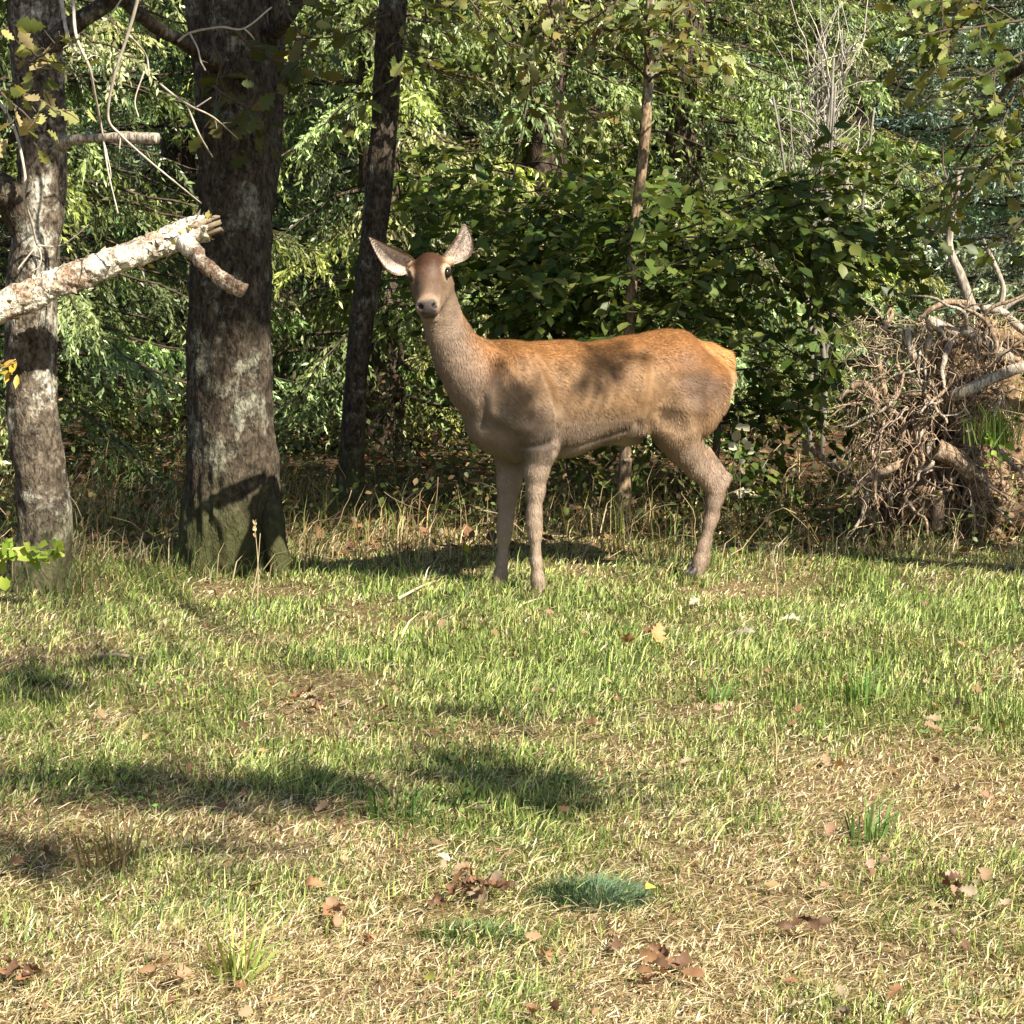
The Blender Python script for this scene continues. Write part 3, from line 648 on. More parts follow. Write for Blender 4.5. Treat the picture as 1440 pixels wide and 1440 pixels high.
# the second stem that rises beside the big oak
pB2, rB2 = px_path([(372, 300, 12), (380, 200, 14), (384, 100, 13), (386, 0, 14)], 10.68)
pB2 = np.vstack([pB2, P(392, -250, 10.8)]); rB2 = np.append(rB2, .03); mb = MB(); add_tube(mb, pB2, rB2, 24, n=60, disp=bark_disp(.006)); mb.build('side_stem', M['oak_bark'], oakB)
# root buttress on the right of the big oak
mb = MB(); add_tube(mb, [P(372, 640, 10.62), P(380, 700, 10.52), P(388, 770, 10.44), P(396, 822, 10.38)], [.04, .05, .05, .035], 18, n=30, disp=bark_disp(.008)); mb.build('root', M['oak_bark'], oakB)
# C: leaning thinner oak
rowsC = [(489, 752, 20), (490, 720, 18), (494, 650, 18), (499, 560, 17), (509, 450, 18), (526, 330, 18), (538, 220, 18), (545, 110, 19), (553, 0, 20)]
oakC = oak_thing(rowsC, 12.2, 'thin dark leaning stem directly behind the ears of the deer')
tC = P(553, 0, 12.2)
oC, pathC, radC = trunk_mesh('trunk', rowsC, 12.2, [(tC[0] + .15, 12.3, 4.2, .06), (tC[0] + .3, 12.4, 6.0, .04), (tC[0] + .35, 12.5, 7.5, .012)], M['oak_bark'], oakC, sides=40, n=200, amp=.006, flr=.3, seed=5)
# D: slender young stem behind the deer
rowsD = [(876, 752, 10), (877, 720, 9), (879, 660, 8), (883, 560, 7), (885, 470, 7), (888, 400, 7), (895, 300, 7.5), (903, 230, 7.5), (908, 170, 7.5), (912, 100, 6), (914, 0, 5)]
oakD = oak_thing(rowsD, 12.0, 'slender pale young tree with a tan stem rising behind the back of the deer', 'young_tree')
tD = P(914, 0, 12.0)
oD, pathD, radD = trunk_mesh('trunk', rowsD, 12.0, [(tD[0] + .05, 12.0, 3.4, .02), (tD[0] + .1, 12.0, 4.4, .006)], M['sapling_bark'], oakD, sides=20, n=160, amp=.0025, flr=.4, seed=6)

# boughs of the left oak
def bough(parent, pts, rads, mat, name='branch', sides=14, n=30, amp=.005):
    mb = MB(); add_tube(mb, pts, rads, sides, n=n, disp=bark_disp(amp)); return mb.build(name, mat, parent)
bough(oakA, [P(40, 320, 10.0), P(18, 285, 9.95), P(-10, 262, 9.9), P(-120, 230, 9.8), P(-260, 120, 9.6)], [.085, .07, .065, .05, .02], M['oak_bark'])
bough(oakA, [P(80, 205, 9.95), P(110, 196, 9.85), P(170, 193, 9.8), P(222, 195, 9.75)], [.030, .022, .019, .017], M['dead_wood'], 'broken_branch')
bough(oakA, [P(60, 70, 9.95), P(110, 30, 9.9), P(165, -5, 9.85), P(240, -70, 9.8)], [.04, .035, .03, .018], M['oak_bark'])
bough(oakB, [P(320, 95, 10.5), P(262, 62, 10.2), P(215, 35, 10.0), P(165, -6, 9.8), P(90, -60, 9.6)], [.05, .03, .026, .022, .012], M['oak_bark'])
bough(oakB, [P(370, 60, 10.6), P(405, 25, 10.4), P(430, -10, 10.3), P(480, -70, 10.2)], [.03, .022, .02, .012], M['oak_bark'])
# hanging dead twigs
def dead_twig(parent, lines, Y):
    mb = MB()
    for pts, w0, w1 in lines:
        q = [P(a, b, Y + .12 * math.sin(a * .03 + b * .017)) for a, b in pts]
        add_tube(mb, q, np.linspace(w0, w1, len(q)) * pxm(Y) * .40, 6, C=(.46, .40, .32), n=6 * len(q), disp=lambda p: .0008 * vnoise(p * 60))
    return mb.build('dead_twig', M['twig'], parent)
dead_twig(oakA, [([(84, -60), (87, 0), (95, 50), (107, 72)], 8, 5), ([(92, 30), (98, 66)], 3, 2)], 9.5)
dead_twig(oakA, [([(100, -60), (103, 0), (107, 50), (125, 93), (133, 130), (143, 180), (152, 240), (166, 300)], 7, 2.5), ([(143, 180), (150, 215), (156, 245), (152, 262)], 2.5, 1.5), ([(120, 85), (131, 78), (140, 80)], 2.5, 1.5)], 9.45)
dead_twig(oakA, [([(200, -50), (193, 0), (180, 47), (160, 110), (152, 165), (170, 190), (205, 222), (245, 255), (283, 286)], 7, 2.5), ([(182, 50), (205, 77), (210, 108)], 4, 2.5), ([(203, 100), (190, 140), (195, 165)], 3, 2), ([(170, 190), (168, 210)], 3, 1.5)], 9.4)
dead_twig(oakA, [([(185, -30), (170, 0), (137, 48)], 4, 2)], 9.6)
dead_twig(oakA, [([(-10, 130), (20, 180), (35, 245), (33, 275), (44, 312), (52, 345)], 6, 4), ([(52, 345), (28, 375), (26, 380)], 4, 2), ([(54, 348), (58, 362), (54, 376), (44, 382)], 3.5, 2), ([(52, 345), (82, 346), (105, 333), (124, 316)], 3.5, 1.5)], 9.75)
dead_twig(oakB, [([(250, 58), (268, 46), (310, 38), (343, 40), (382, 10)], 5, 3), ([(343, 40), (352, 48), (358, 56)], 3.5, 2), ([(267, 47), (278, 68), (282, 85), (289, 99)], 3.5, 3), ([(282, 85), (292, 88)], 2, 1.5)], 10.0)
dead_twig(oakB, [([(225, 118), (246, 135), (270, 150), (300, 165), (335, 195)], 4.5, 2.5), ([(263, 147), (276, 180), (285, 198), (299, 221)], 3.5, 3), ([(276, 151), (297, 137)], 3, 2), ([(302, 166), (306, 187)], 2.5, 1.5), ([(314, 173), (325, 172)], 2.5, 1.5)], 10.0)

# E: broken pale log propped on the left oak
log = thing('broken_log', 'broken pale lichen-covered log slanting across the left oak trunk', 'log', (-5.6, 9.3, 0))
e0 = P(0, 432, 9.62); e1 = P(290, 319, 9.72); dirl = unit(e1 - e0); low = e0 - dirl * (e0[2] - .08) / max(dirl[2], .05)
pts = [low, e0 * .5 + low * .5 + np.array([0, 0, .03]), e0, P(75, 400, 9.64), P(150, 372, 9.66), P(215, 345, 9.7), P(268, 324, 9.72), e1]
mb = MB(); add_tube(mb, pts, np.array([.085, .072, .063, .058, .053, .052, .056, .052]), 48, n=220, disp=lambda p: .007 * vnoise(p * 26) + .006 * vnoise(p * 60) + .010 * vnoise(p * 9)); mb.build('trunk', M['log_bark'], log)
mb = MB(); add_tube(mb, [P(255, 338, 9.7), P(272, 352, 9.62), P(287, 372, 9.56), P(315, 395, 9.52), P(344, 409, 9.5)], [.045, .035, .030, .033, .028], 24, n=50, disp=lambda p: .006 * vnoise(p * 30) + .004 * vnoise(p * 70)); mb.build('branch_stub', M['log_bark'], log)
# splintered broken end
mb = MB()
for k in range(14):
    a = e1 + rng.normal(size=3) * .022; add_tube(mb, [a - dirl * .05, a + dirl * .02, a + dirl * (.012 + .022 * rng.random()) + rng.normal(size=3) * .006], [.012, .010, .004], 5, C=np.array((.46, .36, .24)) * (.6 + .6 * rng.random()))
mb.build('splinters', M['twig'], log)
# loose bark flakes and moss on the log
mb = MB(); t = rng.random(420); base = e0[None] * (1 - t[:, None]) + e1[None] * t[:, None]; dd = rdir(420); dd = unit(dd - dirl * (dd @ dirl)[:, None]); dd[:, 2] = np.abs(dd[:, 2]) * np.where(rng.random(420) < .75, 1, -1)
colr = np.where((rng.random(420) < .4)[:, None], np.array([[.30, .27, .06]]), np.array([[.62, .52, .42]])); scatter(mb, SIMPLE, base + unit(dd) * .054, rdir(420) + dirl, dd + rng.normal(size=(420, 3)) * .3, .02 + .025 * rng.random(420), colr)
o = mb.build('bark_flakes', M['twig'], log); o['kind'] = 'stuff'

rng = np.random.default_rng(102)
# ------------------------------------------------------------------ leafy branches that hang into view
def leaf_mesh(tm, c, name, mat, wide=1.0):
    mb = MB(); scatter(mb, tm, np.zeros((1, 3)), np.array([[1.0, 0, 0]]), np.array([[0, 0, 1.0]]), 1.0, np.array([c]), wide); return mb.mesh(name, mat)
from mathutils import Matrix
def place_leaf(mesh, parent, pos, X, Z, size):
    X = unit(X); Z = unit(Z - X * np.dot(X, Z)); Yv = np.cross(Z, X)
    o = bpy.data.objects.new('leaf', mesh); col.objects.link(o); o.parent = parent
    m = Matrix(((X[0] * size, Yv[0] * size, Z[0] * size, pos[0]), (X[1] * size, Yv[1] * size, Z[1] * size, pos[1]), (X[2] * size, Yv[2] * size, Z[2] * size, pos[2]), (0, 0, 0, 1)))
    o.matrix_parent_inverse = parent.matrix_basis.inverted(); o.matrix_basis = m
    return o
def leafy(parent, pos, X, Z, size, cols, tm, wide, mat, nobj, crown_name='foliage'):
    """the nearest/largest leaves as their own objects, the rest joined in one part"""
    n = len(pos); meshes = [leaf_mesh(tm, c, 'leaf', mat, wide) for c in cols]
    px, py = project(pos); vis = (px > -20) & (px < 1460) & (py > -30) & (py < 1460)
    score = size / pos[:, 1] * np.where(vis, 1, 0) * (.6 + rng.random(n) * .8); order = np.argsort(-score); own = order[:min(nobj, int(vis.sum()))]
    for i in own: place_leaf(meshes[rng.integers(len(meshes))], parent, pos[i], X[i], Z[i], size[i])
    rest = np.setdiff1d(np.arange(n), own)
    if len(rest):
        mb = MB(); ca = np.array(cols)[rng.integers(0, len(cols), len(rest))] * np.exp(rng.normal(size=(len(rest), 1)) * .2); scatter(mb, tm, pos[rest], X[rest], Z[rest], size[rest], ca, wide)
        o = mb.build(crown_name, mat, parent); o['kind'] = 'stuff'
def sprays(starts, n_leaf, flat=.75, size=.07, droop=-.25):
    """leaves set alternately along given twigs; returns arrays"""
    ps, xs, zs, ss = [], [], [], []
    for pts in starts:
        pts = np.asarray(pts); seg = np.linalg.norm(np.diff(pts, axis=0), axis=1).sum(); n = max(2, int(n_leaf * seg))
        q = spline(pts, n); tan = unit(np.gradient(q, axis=0)); side = unit(np.cross(tan, np.array([0, 0, 1.0])) + rng.normal(size=(n, 3)) * .2)
        sg = np.where(np.arange(n) % 2, 1, -1)[:, None]; X = unit(side * sg + tan * .7 + np.array([0, 0, droop]) + rng.normal(size=(n, 3)) * .3)
        Zv = unit(np.array([0, 0, 1.0]) * flat + rng.normal(size=(n, 3)) * (1 - flat) + rng.normal(size=(n, 3)) * .25)
        ps.append(q + rng.normal(size=(n, 3)) * .008); xs.append(X); zs.append(Zv); ss.append(size * (.65 + .6 * rng.random(n)))
    return np.concatenate(ps), np.concatenate(xs), np.concatenate(zs), np.concatenate(ss)
def fan(mb, start, d, length, r, depth, twigs, wob=.18, grav=-.02, n_side=5, C=(.05, .038, .026), spread=.8, flatten=.35):
    p = wander(start, d, length, 8, wob, grav); add_tube(mb, p, np.linspace(r, r * .35, len(p)), 5, C=C)
    if depth == 0: twigs.append(p); return
    for k in range(n_side):
        t = .25 + .75 * (k + rng.random()) / n_side; i = min(int(t * (len(p) - 1)), len(p) - 2); tan = unit(p[i + 1] - p[i])
        s = unit(np.cross(tan, rng.normal(size=3))); s[2] *= flatten; dn = unit(tan * .8 + unit(s) * spread)
        fan(mb, p[i], dn, length * (.62 - .25 * t) * (.8 + .4 * rng.random()), r * .55, depth - 1, twigs, wob, grav, max(3, n_side - 1), C, spread, flatten)

# shaded young beech behind the deer, to the right of the slender stem
bb = np.array([1.05, 12.6, 0.0]); beech = thing('beech_sapling', 'dark leafy beech sapling with layered branches behind the deer', 'tree', bb)
mb = MB(); twigs = []
stem = [bb + np.array([0, 0, -.1]), bb + np.array([.05, .05, .6]), bb + np.array([-.08, .0, 1.1]), bb + np.array([.06, .0, 1.45]), bb + np.array([.0, .0, 1.75])]
sp, sr = add_tube(mb, stem, [.022, .019, .015, .009, .003], 8, C=(.12, .10, .08), n=40)
for k in range(46):
    i = rng.integers(8, 37); a = rng.random() * 6.283; z = sp[i][2]; reach = 1.15 * math.sin(math.pi * np.clip((z - .05) / 2.1, .2, .85)) + .25
    d = np.array([math.cos(a) * 1.1, math.sin(a) * .75, .04 + .2 * rng.random()]); fan(mb, sp[i], d, reach * (.8 + .35 * rng.random()), .006, 1, twigs, .14, -.05, 8)
brs = mb.build('branches', M['twig'], beech)
pos, X, Z, ss = sprays(twigs, 34, .7, .085)
BE = [(.075, .125, .025), (.10, .155, .03), (.055, .095, .02), (.14, .19, .04), (.22, .25, .07)]
leafy(brs, pos, X, Z, ss, BE, BEECH, 1.15, M['leaf'], 290)
# a second, lower beech to the left behind the neck of the deer
bb = np.array([-.02, 12.9, 0.0]); beech2 = thing('beech_sapling', 'smaller dark leafy sapling behind the neck and withers of the deer', 'tree', bb)
mb = MB(); twigs = []
sp, sr = add_tube(mb, [bb, bb + np.array([.1, 0, .8]), bb + np.array([.0, 0, 1.5]), bb + np.array([.1, 0, 2.2])], [.018, .015, .010, .003], 8, C=(.12, .10, .08), n=40)
for k in range(30):
    i = rng.integers(8, 37); a = rng.random() * 6.283; z = sp[i][2]; reach = .7 * math.sin(math.pi * np.clip((z - .1) / 2.3, .15, .9)) + .2
    fan(mb, sp[i], np.array([math.cos(a), math.sin(a) * .8, .2 * rng.random()]), reach, .005, 1, twigs, .14, -.05, 7)
brs = mb.build('branches', M['twig'], beech2); pos, X, Z, ss = sprays(twigs, 32, .7, .083); leafy(brs, pos, X, Z, ss, BE, BEECH, 1.15, M['leaf'], 200)

# low leafy oak branches in view: (parent, start pixel, end pixel, depth)
def hang(parent, starts, Y, size, colors, nobj, dens=26, depth=1, r=.008, n_side=6, flat=.35, name_b='leafy_branch', tm=None, wide=1.2, mat='leaf', lscale=1.0):
    for (a, b), (c, d) in starts:
        mb = MB(); twigs = []; p0, p1 = P(a, b, Y + rng.normal() * .15), P(c, d, Y + rng.normal() * .25); fan(mb, p0, p1 - p0, np.linalg.norm(p1 - p0), r, depth, twigs, .12, 0, n_side, (.09, .07, .05), .9, .8)
        br = mb.build(name_b, M['twig'], parent); pos, X, Z, ss = sprays(twigs, dens, flat, size, -.35); leafy(br, pos, X, Z, ss, colors, tm or OAK, wide, M[mat], max(6, nobj // len(starts)))
OC = [(.10, .14, .03), (.15, .19, .045), (.08, .11, .025), (.22, .24, .07), (.17, .16, .045), (.30, .31, .12)]
hang(oakC, [((570, -40), (640, 60)), ((560, 10), (610, 95)), ((556, 60), (650, 110)), ((540, 120), (470, 150)), ((548, 20), (470, 60)), ((700, -40), (735, 150)), ((640, -40), (700, 60))], 12.0, .085, OC, 170)
hang(oakD, [((912, 110), (850, 60)), ((912, 100), (960, 40)), ((914, 60), (990, 95)), ((914, 40), (830, 20)), ((905, -30), (800, 70)), ((960, -40), (1010, 90)), ((905, 150), (850, 170)), ((760, -40), (790, 120)), ((912, 90), (925, 20)), ((913, 60), (890, -10)), ((912, 115), (935, 95))], 11.8, .085, [(.16, .20, .05), (.25, .28, .10), (.34, .35, .16), (.11, .14, .035), (.22, .18, .06)], 190)
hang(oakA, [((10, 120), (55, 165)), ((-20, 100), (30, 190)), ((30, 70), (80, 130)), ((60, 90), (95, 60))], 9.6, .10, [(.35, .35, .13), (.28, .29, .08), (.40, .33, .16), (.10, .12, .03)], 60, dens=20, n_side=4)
hang(oakB, [((300, 60), (340, 150)), ((330, 40), (385, 140)), ((300, 120), (350, 190)), ((355, 100), (300, 180)), ((390, -20), (400, 120))], 10.2, .10, [(.06, .08, .02), (.09, .10, .025), (.12, .11, .03), (.05, .065, .018)], 90, dens=22, n_side=4)  # leaf colours darkened for the shade in front of the trunk

# ------------------------------------------------------------------ spruces of the wood behind
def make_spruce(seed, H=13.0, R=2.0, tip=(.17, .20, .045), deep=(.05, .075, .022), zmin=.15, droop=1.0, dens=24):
    global rng
    keep = rng; rng = np.random.default_rng(seed); mb = MB(); tr = MB()
    add_tube(tr, [(0, 0, -.1), (.02, 0, 2), (0, .02, 6), (0, 0, H)], [.16, .14, .09, .01], 12, n=30, disp=bark_disp(.008))
    z = zmin; PS, XS, ZS, SS, CS = [], [], [], [], []
    while z < H * .97:
        Lr = R * (1 - z / H) ** .7; low = z < 6.0; nb = 6 if low else 5
        for k in range(nb):
            a = rng.random() * 6.283; Lb = Lr * (.75 + .4 * rng.random()); d = np.array([math.cos(a), math.sin(a), 0]); m = 12; t = np.linspace(0, 1, m)
            rise = .10 - .15 * rng.random(); path = np.array([0, 0, z + .1 * rng.normal()]) + d * (t * Lb)[:, None] + np.array([0, 0, 1.0]) * (Lb * (rise * t - .42 * droop * t ** 2 + .17 * t ** 3.5))[:, None] + rng.normal(size=(m, 3)) * .012
            add_tube(tr, path, np.linspace(.018, .004, m), 3)
            ns = max(4, int(Lb / (.050 if low else .13))); bcol = np.exp(rng.normal() * .22) * np.array([.94 + .11 * rng.normal(), 1, 1 + .2 * rng.normal()]).clip(.6, 1.4); s = .10 + .90 * rng.random(ns); q = spline(path, 60)[(s * 59).astype(int)]
            side = np.array([-d[1], d[0], 0]); sg = np.where(rng.random(ns) < .5, 1, -1)[:, None]
            l2 = .72 * (.16 + .42 * (1 - s) ** .6 * rng.random(ns) + .12 * rng.random(ns)) * min(1, Lb + .2); sd = unit(side * sg * .75 + d * .55 + np.array([0, 0, -.42 * droop]) + rng.normal(size=(ns, 3)) * .25)
            nt = dens if low else 3
            for j in range(nt):
                u = (j + rng.random(ns)) / nt; pp = q + sd * (l2 * u)[:, None] + np.array([0, 0, -1.0]) * (droop * .6 * l2 * u ** 2)[:, None]
                XX = unit(sd * .45 + np.array([0, 0, -.7 * droop]) + d * .15 + rng.normal(size=(ns, 3)) * .5)
                PS.append(pp); XS.append(XX); ZS.append(unit(d * .8 + rng.normal(size=(ns, 3)) * .6)); SS.append((.032 + .038 * rng.random(ns)) * (1 if low else 4.0))
                CS.append(mixc(deep, tip, np.clip(.62 * s + .4 * u * rng.random(ns), 0, 1)) * np.exp(rng.normal(size=(ns, 1)) * .38) * bcol)  # pale tips; inner sprays darkened in colour to deepen the shaded gaps
        z += .31 if low else .45
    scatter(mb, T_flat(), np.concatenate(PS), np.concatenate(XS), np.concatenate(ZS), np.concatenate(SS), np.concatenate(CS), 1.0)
    rng = keep
    return tr.mesh('trunk', M['spruce_bark']), mb.mesh('crown', M['spruce'])
SPR = [make_spruce(11, tip=(.34, .41, .155), deep=(.085, .115, .04)), make_spruce(23, 12, 1.8, (.42, .45, .175), (.10, .125, .04)), make_spruce(37, 14, 2.1, (.26, .33, .145), (.06, .09, .04), droop=.8, dens=18), make_spruce(41, 15, 2.2, (.37, .44, .28), (.11, .15, .10), droop=.55, dens=18)]  # last variant paled and greyed in colour to stand in for haze
def spruce(x, y, v, rot, label, sc=1.0, group=None):
    t = thing('spruce_tree', label, 'tree', (x, y, float(gz(np.array([x]), np.array([y]))[0]) - .05), group)
    for nm, me in zip(('trunk', 'crown'), SPR[v]):
        o = bpy.data.objects.new(nm, me); col.objects.link(o); o.parent = t
    t.rotation_euler = (0, 0, rot); t.scale = (sc, sc, sc)
    return t
spruce(-2.95, 14.6, 0, .3, 'drooping spruce filling the gap between the left oak and the thickest oak', .9)
spruce(-4.3, 15.6, 2, 1.3, 'dark spruce at the far left edge, mostly behind the left oak')
spruce(-.86, 15.6, 1, 2.0, 'yellow-green drooping spruce between the thickest oak and the leaning stem', .95)
spruce(.25, 16.6, 1, 4.0, 'sunlit yellow-green spruce behind the head of the deer, hung with long drooping sprays')
spruce(1.25, 17.4, 0, 5.1, 'green spruce with drooping sprays right of the slender young tree')
spruce(-2.2, 18.4, 2, .9, 'second-row spruce seen between the thickest oak and the leaning stem')
spruce(3.1, 21.5, 3, 2.2, 'grey-green spruce behind the bare dead tree at upper right')
spruce(4.6, 19.4, 3, 3.9, 'grey-green spruce at the right edge above the uprooted stump')
spruce(2.45, 18.9, 1, 1.1, 'low yellow-green young spruce below the bare dead tree', .62)
for i, (x, y, v, s) in enumerate([(-5.2, 20, 0, 1.1), (-.6, 20.5, 2, 1.1), (1.2, 22.5, 3, 1.1), (5.6, 24, 3, 1.2), (3.9, 26, 2, 1.2), (-3.2, 23, 1, 1.1), (-1.4, 26, 3, 1.2), (.8, 27, 2, 1.2), (2.4, 29, 3, 1.2), (-5.5, 27, 3, 1.2), (6.9, 29, 3, 1.2), (-7.2, 17, 2, 1.0), (7.2, 20.5, 0, 1.0), (-3.4, 31, 3, 1.3), (.3, 33, 3, 1.3), (4.4, 33, 3, 1.3), (-7.5, 33, 3, 1.3), (8, 35, 3, 1.3), (-1.5, 37, 2, 1.3), (2.4, 38, 3, 1.3), (6, 40, 3, 1.3), (-5, 39, 2, 1.3)]):
    spruce(x, y, v, 1.7 * i, 'spruce deep in the wood, showing only through gaps between nearer trees', s, 'spruces deep in the wood')

# bare dead tree at upper right
db = np.array([1.98, 15.2, 0]); dead = thing('dead_tree', 'bare grey dead tree with upright twigs at upper right', 'tree', db)
mb = MB(); 
for k in range(5): add_tube(mb, wander(db + rng.normal(size=3) * np.array([.05, .05, 0]), (rng.normal() * .08, rng.normal() * .08, 1), 2.3 + .5 * rng.random(), 10, .05), np.linspace(.022, .006, 11), 6, C=(.22, .20, .17))  # stems coloured darker than the twigs to read as shaded
mb.build('trunk', M['twig'], dead); mb = MB()
for k in range(170):
    z = 1.4 + 1.15 * rng.random(); a = db + np.array([rng.normal() * .10, rng.normal() * .08, z]); p = wander(a, (rng.normal() * .42, rng.normal() * .3, 1), .2 + .5 * rng.random() ** 1.5, 6, .22); add_tube(mb, p, np.linspace(.0055, .002, 7), 4, C=np.array((.44, .40, .34)) * (.5 + .7 * rng.random()))
mb.build('branches', M['twig'], dead)

rng = np.random.default_rng(103)
# ------------------------------------------------------------------ the crowns above the frame and the big oak to the right that dapple the light
lit_rects = {9.75: [(505, 690, 295, 520)], 12.0: [(865, 930, 90, 470)], 10.4: [(1250, 1440, 0, 120)], 11.8: [(780, 1010, 0, 110), (590, 660, 0, 110)], 14.6: [(90, 265, 60, 600), (395, 520, 100, 640), (575, 1000, 0, 250)], 18.0: [(395, 520, 0, 500), (575, 1440, 0, 330)], 10.2: [(525, 1040, 310, 838), (0, 100, 455, 740), (0, 348, 296, 470)], 11.2: [(1150, 1500, 250, 790)], 16.0: [(90, 265, 60, 600), (395, 520, 0, 640), (575, 1440, 0, 330)], 20.0: [(930, 1440, 0, 480)]}
lit_ground = [(-200, 1640, 838, 1060), (860, 1640, 1050, 1440), (-200, 1640, 1180, 1600), (560, 1250, 760, 840)]
def light_hits(C, tol=0):
    """does the shadow of a leaf clump at C fall on something that stands in the sun?"""
    hit = 0
    for Yp, rects in lit_rects.items():
        t = (Yp - C[1]) / -SUN[1]
        if t <= 0: continue
        p = C - SUN * t
        if p[2] < 0: continue
        x, y = project(p); x, y = x[0], y[0]; m = (.42 if Yp < 10 else .30) / pxm(Yp)
        w = .85 if Yp > 13 else 1.0
        for a, b, c, d in rects:
            if a - m < x < b + m and c - m < y < d + m: hit = max(hit, w)
    p = C - SUN * (C[2] / SUN[2]); x, y = project(p); x, y = x[0], y[0]; m = .10 / pxm(max(p[1], 3)); 
    if p[1] > 3.5:
        for a, b, c, d in lit_ground:
            if a < x < b and c + m * .35 < y < d - m * .35: hit = 1.0
    return hit
clumps = []  # leaf clumps set along the sun's rays so their shadows land on chosen spots
def shade(n, fn, zlo=5.0, zhi=9.0, strict=True):
    k = 0; tries = 0
    while k < n and tries < n * 12:
        tries += 1; p = np.asarray(fn()); z = zlo + (zhi - zlo) * rng.random(); C = p + SUN * ((z - p[2]) / SUN[2])
        if C[2] < 4.6 or project(C)[1][0] > -60 and C[1] > 1 and abs(C[0]) < .25 * C[1]: continue
        hh = light_hits(C)
        if strict and rng.random() < hh: continue
        clumps.append(C); k += 1
R_ = lambda a, b: a + (b - a) * rng.random()
shade(120, lambda: P(R_(262, 395), R_(-80, 800), 10.5))
shade(60, lambda: P(R_(0, 100), R_(-80, 430), 10.0))
shade(34, lambda: P(R_(480, 565), R_(-60, 640), 12.2))
shade(8, lambda: P(R_(650, 1290), R_(230, 620), 12.4))
shade(26, lambda: G(R_(90, 480), R_(700, 810)))
shade(14, lambda: P(R_(980, 1180), R_(560, 640), 12.8))
# patches of shade lying on the turf
turfc = []
for cx, cy, rx, ry, n in ((90, 1120, 130, 25, 6), (300, 1125, 120, 22, 5), (520, 1112, 130, 20, 6), (700, 1095, 90, 25, 5), (800, 1108, 50, 14, 2), (20, 975, 55, 35, 4), (150, 930, 120, 8, 3), (110, 1190, 80, 14, 2), (330, 1190, 50, 12, 1), (700, 1000, 80, 6, 1)):
    n0 = len(clumps); shade(max(1, round(n * .75)), lambda: G(cx + rx * rng.normal() * .5, cy + ry * rng.normal() * .5), 5.0, 7.0, False); turfc += clumps[n0:]; del clumps[n0:]
# two small sprays throw soft patches on the shoulder and loin
spots = [L(722, 548, .2), L(738, 560, .2), L(733, 585, .2), L(878, 490, .13), L(850, 500, .16), L(830, 518, .19)]
small = [toW(s) + SUN * ((6.2 - s[2]) / SUN[2]) for s in spots]
clumps = np.array(clumps)
def clump_leaves(mb, cs, n, rad, size, cols):
    for c in cs:
        p = c + rdir(n) * (rad * rng.random((n, 1)) ** .5); scatter(mb, SIMPLE, p, rdir(n) + np.array([0, 0, -.3]), rdir(n) + np.array([0, 0, .8]), size * (.7 + .6 * rng.random(n)), np.array(cols)[rng.integers(0, len(cols), n)] * np.exp(rng.normal(size=(n, 1)) * .15), 1.3)
mini = []                                    # small sprays that keep the foot of the thickest oak in the shade
t0_ = 0
while len(mini) < 46 and t0_ < 1500:
    t0_ += 1; p = P(R_(255, 400), R_(540, 800), 10.45); C = p + SUN * ((R_(5.2, 8) - p[2]) / SUN[2]); bad = False
    for Yp, (a, b, c, d) in ((9.75, (515, 665, 310, 450)), (9.95, (585, 720, 440, 640))):
        q = C - SUN * ((Yp - C[1]) / -SUN[1]); x, y = project(q); m = .26 / pxm(Yp); bad |= (a - m < x[0] < b + m) and (c - m < y[0] < d + m)
    if not bad: mini.append(C)
HEADW = [toW(Hd(.10, 0, .03)), toW(Hd(.22, 0, -.02)), toW(Hd(.33, 0, -.05)), toW(Hd(.0, .1, .1)), toW(Hd(.0, -.1, .1))]
def off_head(c, d):                          # is a point clear of the sunbeam that falls on the face?
    return all(np.linalg.norm(np.cross(np.asarray(c) - h_, SUN)) > d for h_ in HEADW)
clumps = np.array([c for c in clumps if off_head(c, .50)]); mini = [c for c in mini if off_head(c, .26)]; turfc = [c for c in turfc if off_head(c, .34)]
oakG = thing('oak_tree', 'big oak out of view whose leafy bough fills the upper right corner', 'tree', (8.8, 4.2, 0))
mb = MB(); add_tube(mb, [(8.8, 4.2, -.1), (8.8, 4.2, 1.5), (8.7, 4.2, 3.5), (8.5, 4.3, 5.2), (8.3, 4.4, 7), (8.1, 4.5, 9.4)], [.42, .34, .30, .26, .18, .04], 48, n=120, disp=bark_disp(.018)); mb.build('trunk', M['oak_bark'], oakG)
mb = MB(); tr_top = np.array([[8.7, 4.2, 3.6], [8.6, 4.25, 4.6], [8.5, 4.3, 5.4], [8.35, 4.35, 6.4], [8.2, 4.45, 7.4]])
cen = clumps[rng.choice(len(clumps), 15, replace=False)]; limbs = []
for c in cen:
    a = tr_top[np.argmin(np.abs(tr_top[:, 2] - (c[2] - 1.2)))]; best = None
    for tr_ in range(70):                      # the bough is bent so its shadow misses what stands in the sun
        m_ = (a + c) / 2 + np.array([0, 0, .6]) + rng.normal(size=3) * 1.2; q = spline([a, m_, c], 16); cost = sum(light_hits(x) for x in q) + 9 * sum(not off_head(x, .25) for x in q)
        if best is None or cost < best[0]: best = (cost, q)
    q = best[1]; add_tube(mb, q, np.linspace(.055, .010, 16), 7); limbs.append(q)
LP = np.concatenate(limbs)
for c in clumps:
    j = np.argmin(np.linalg.norm(LP - c, axis=1)); mid_ = (LP[j] + c) / 2
    if off_head(mid_, .12) and off_head((LP[j] + mid_) / 2, .12) and off_head((c + mid_) / 2, .12): add_tube(mb, [LP[j], mid_ + rng.normal(size=3) * .05, c], [.010, .007, .003], 4)
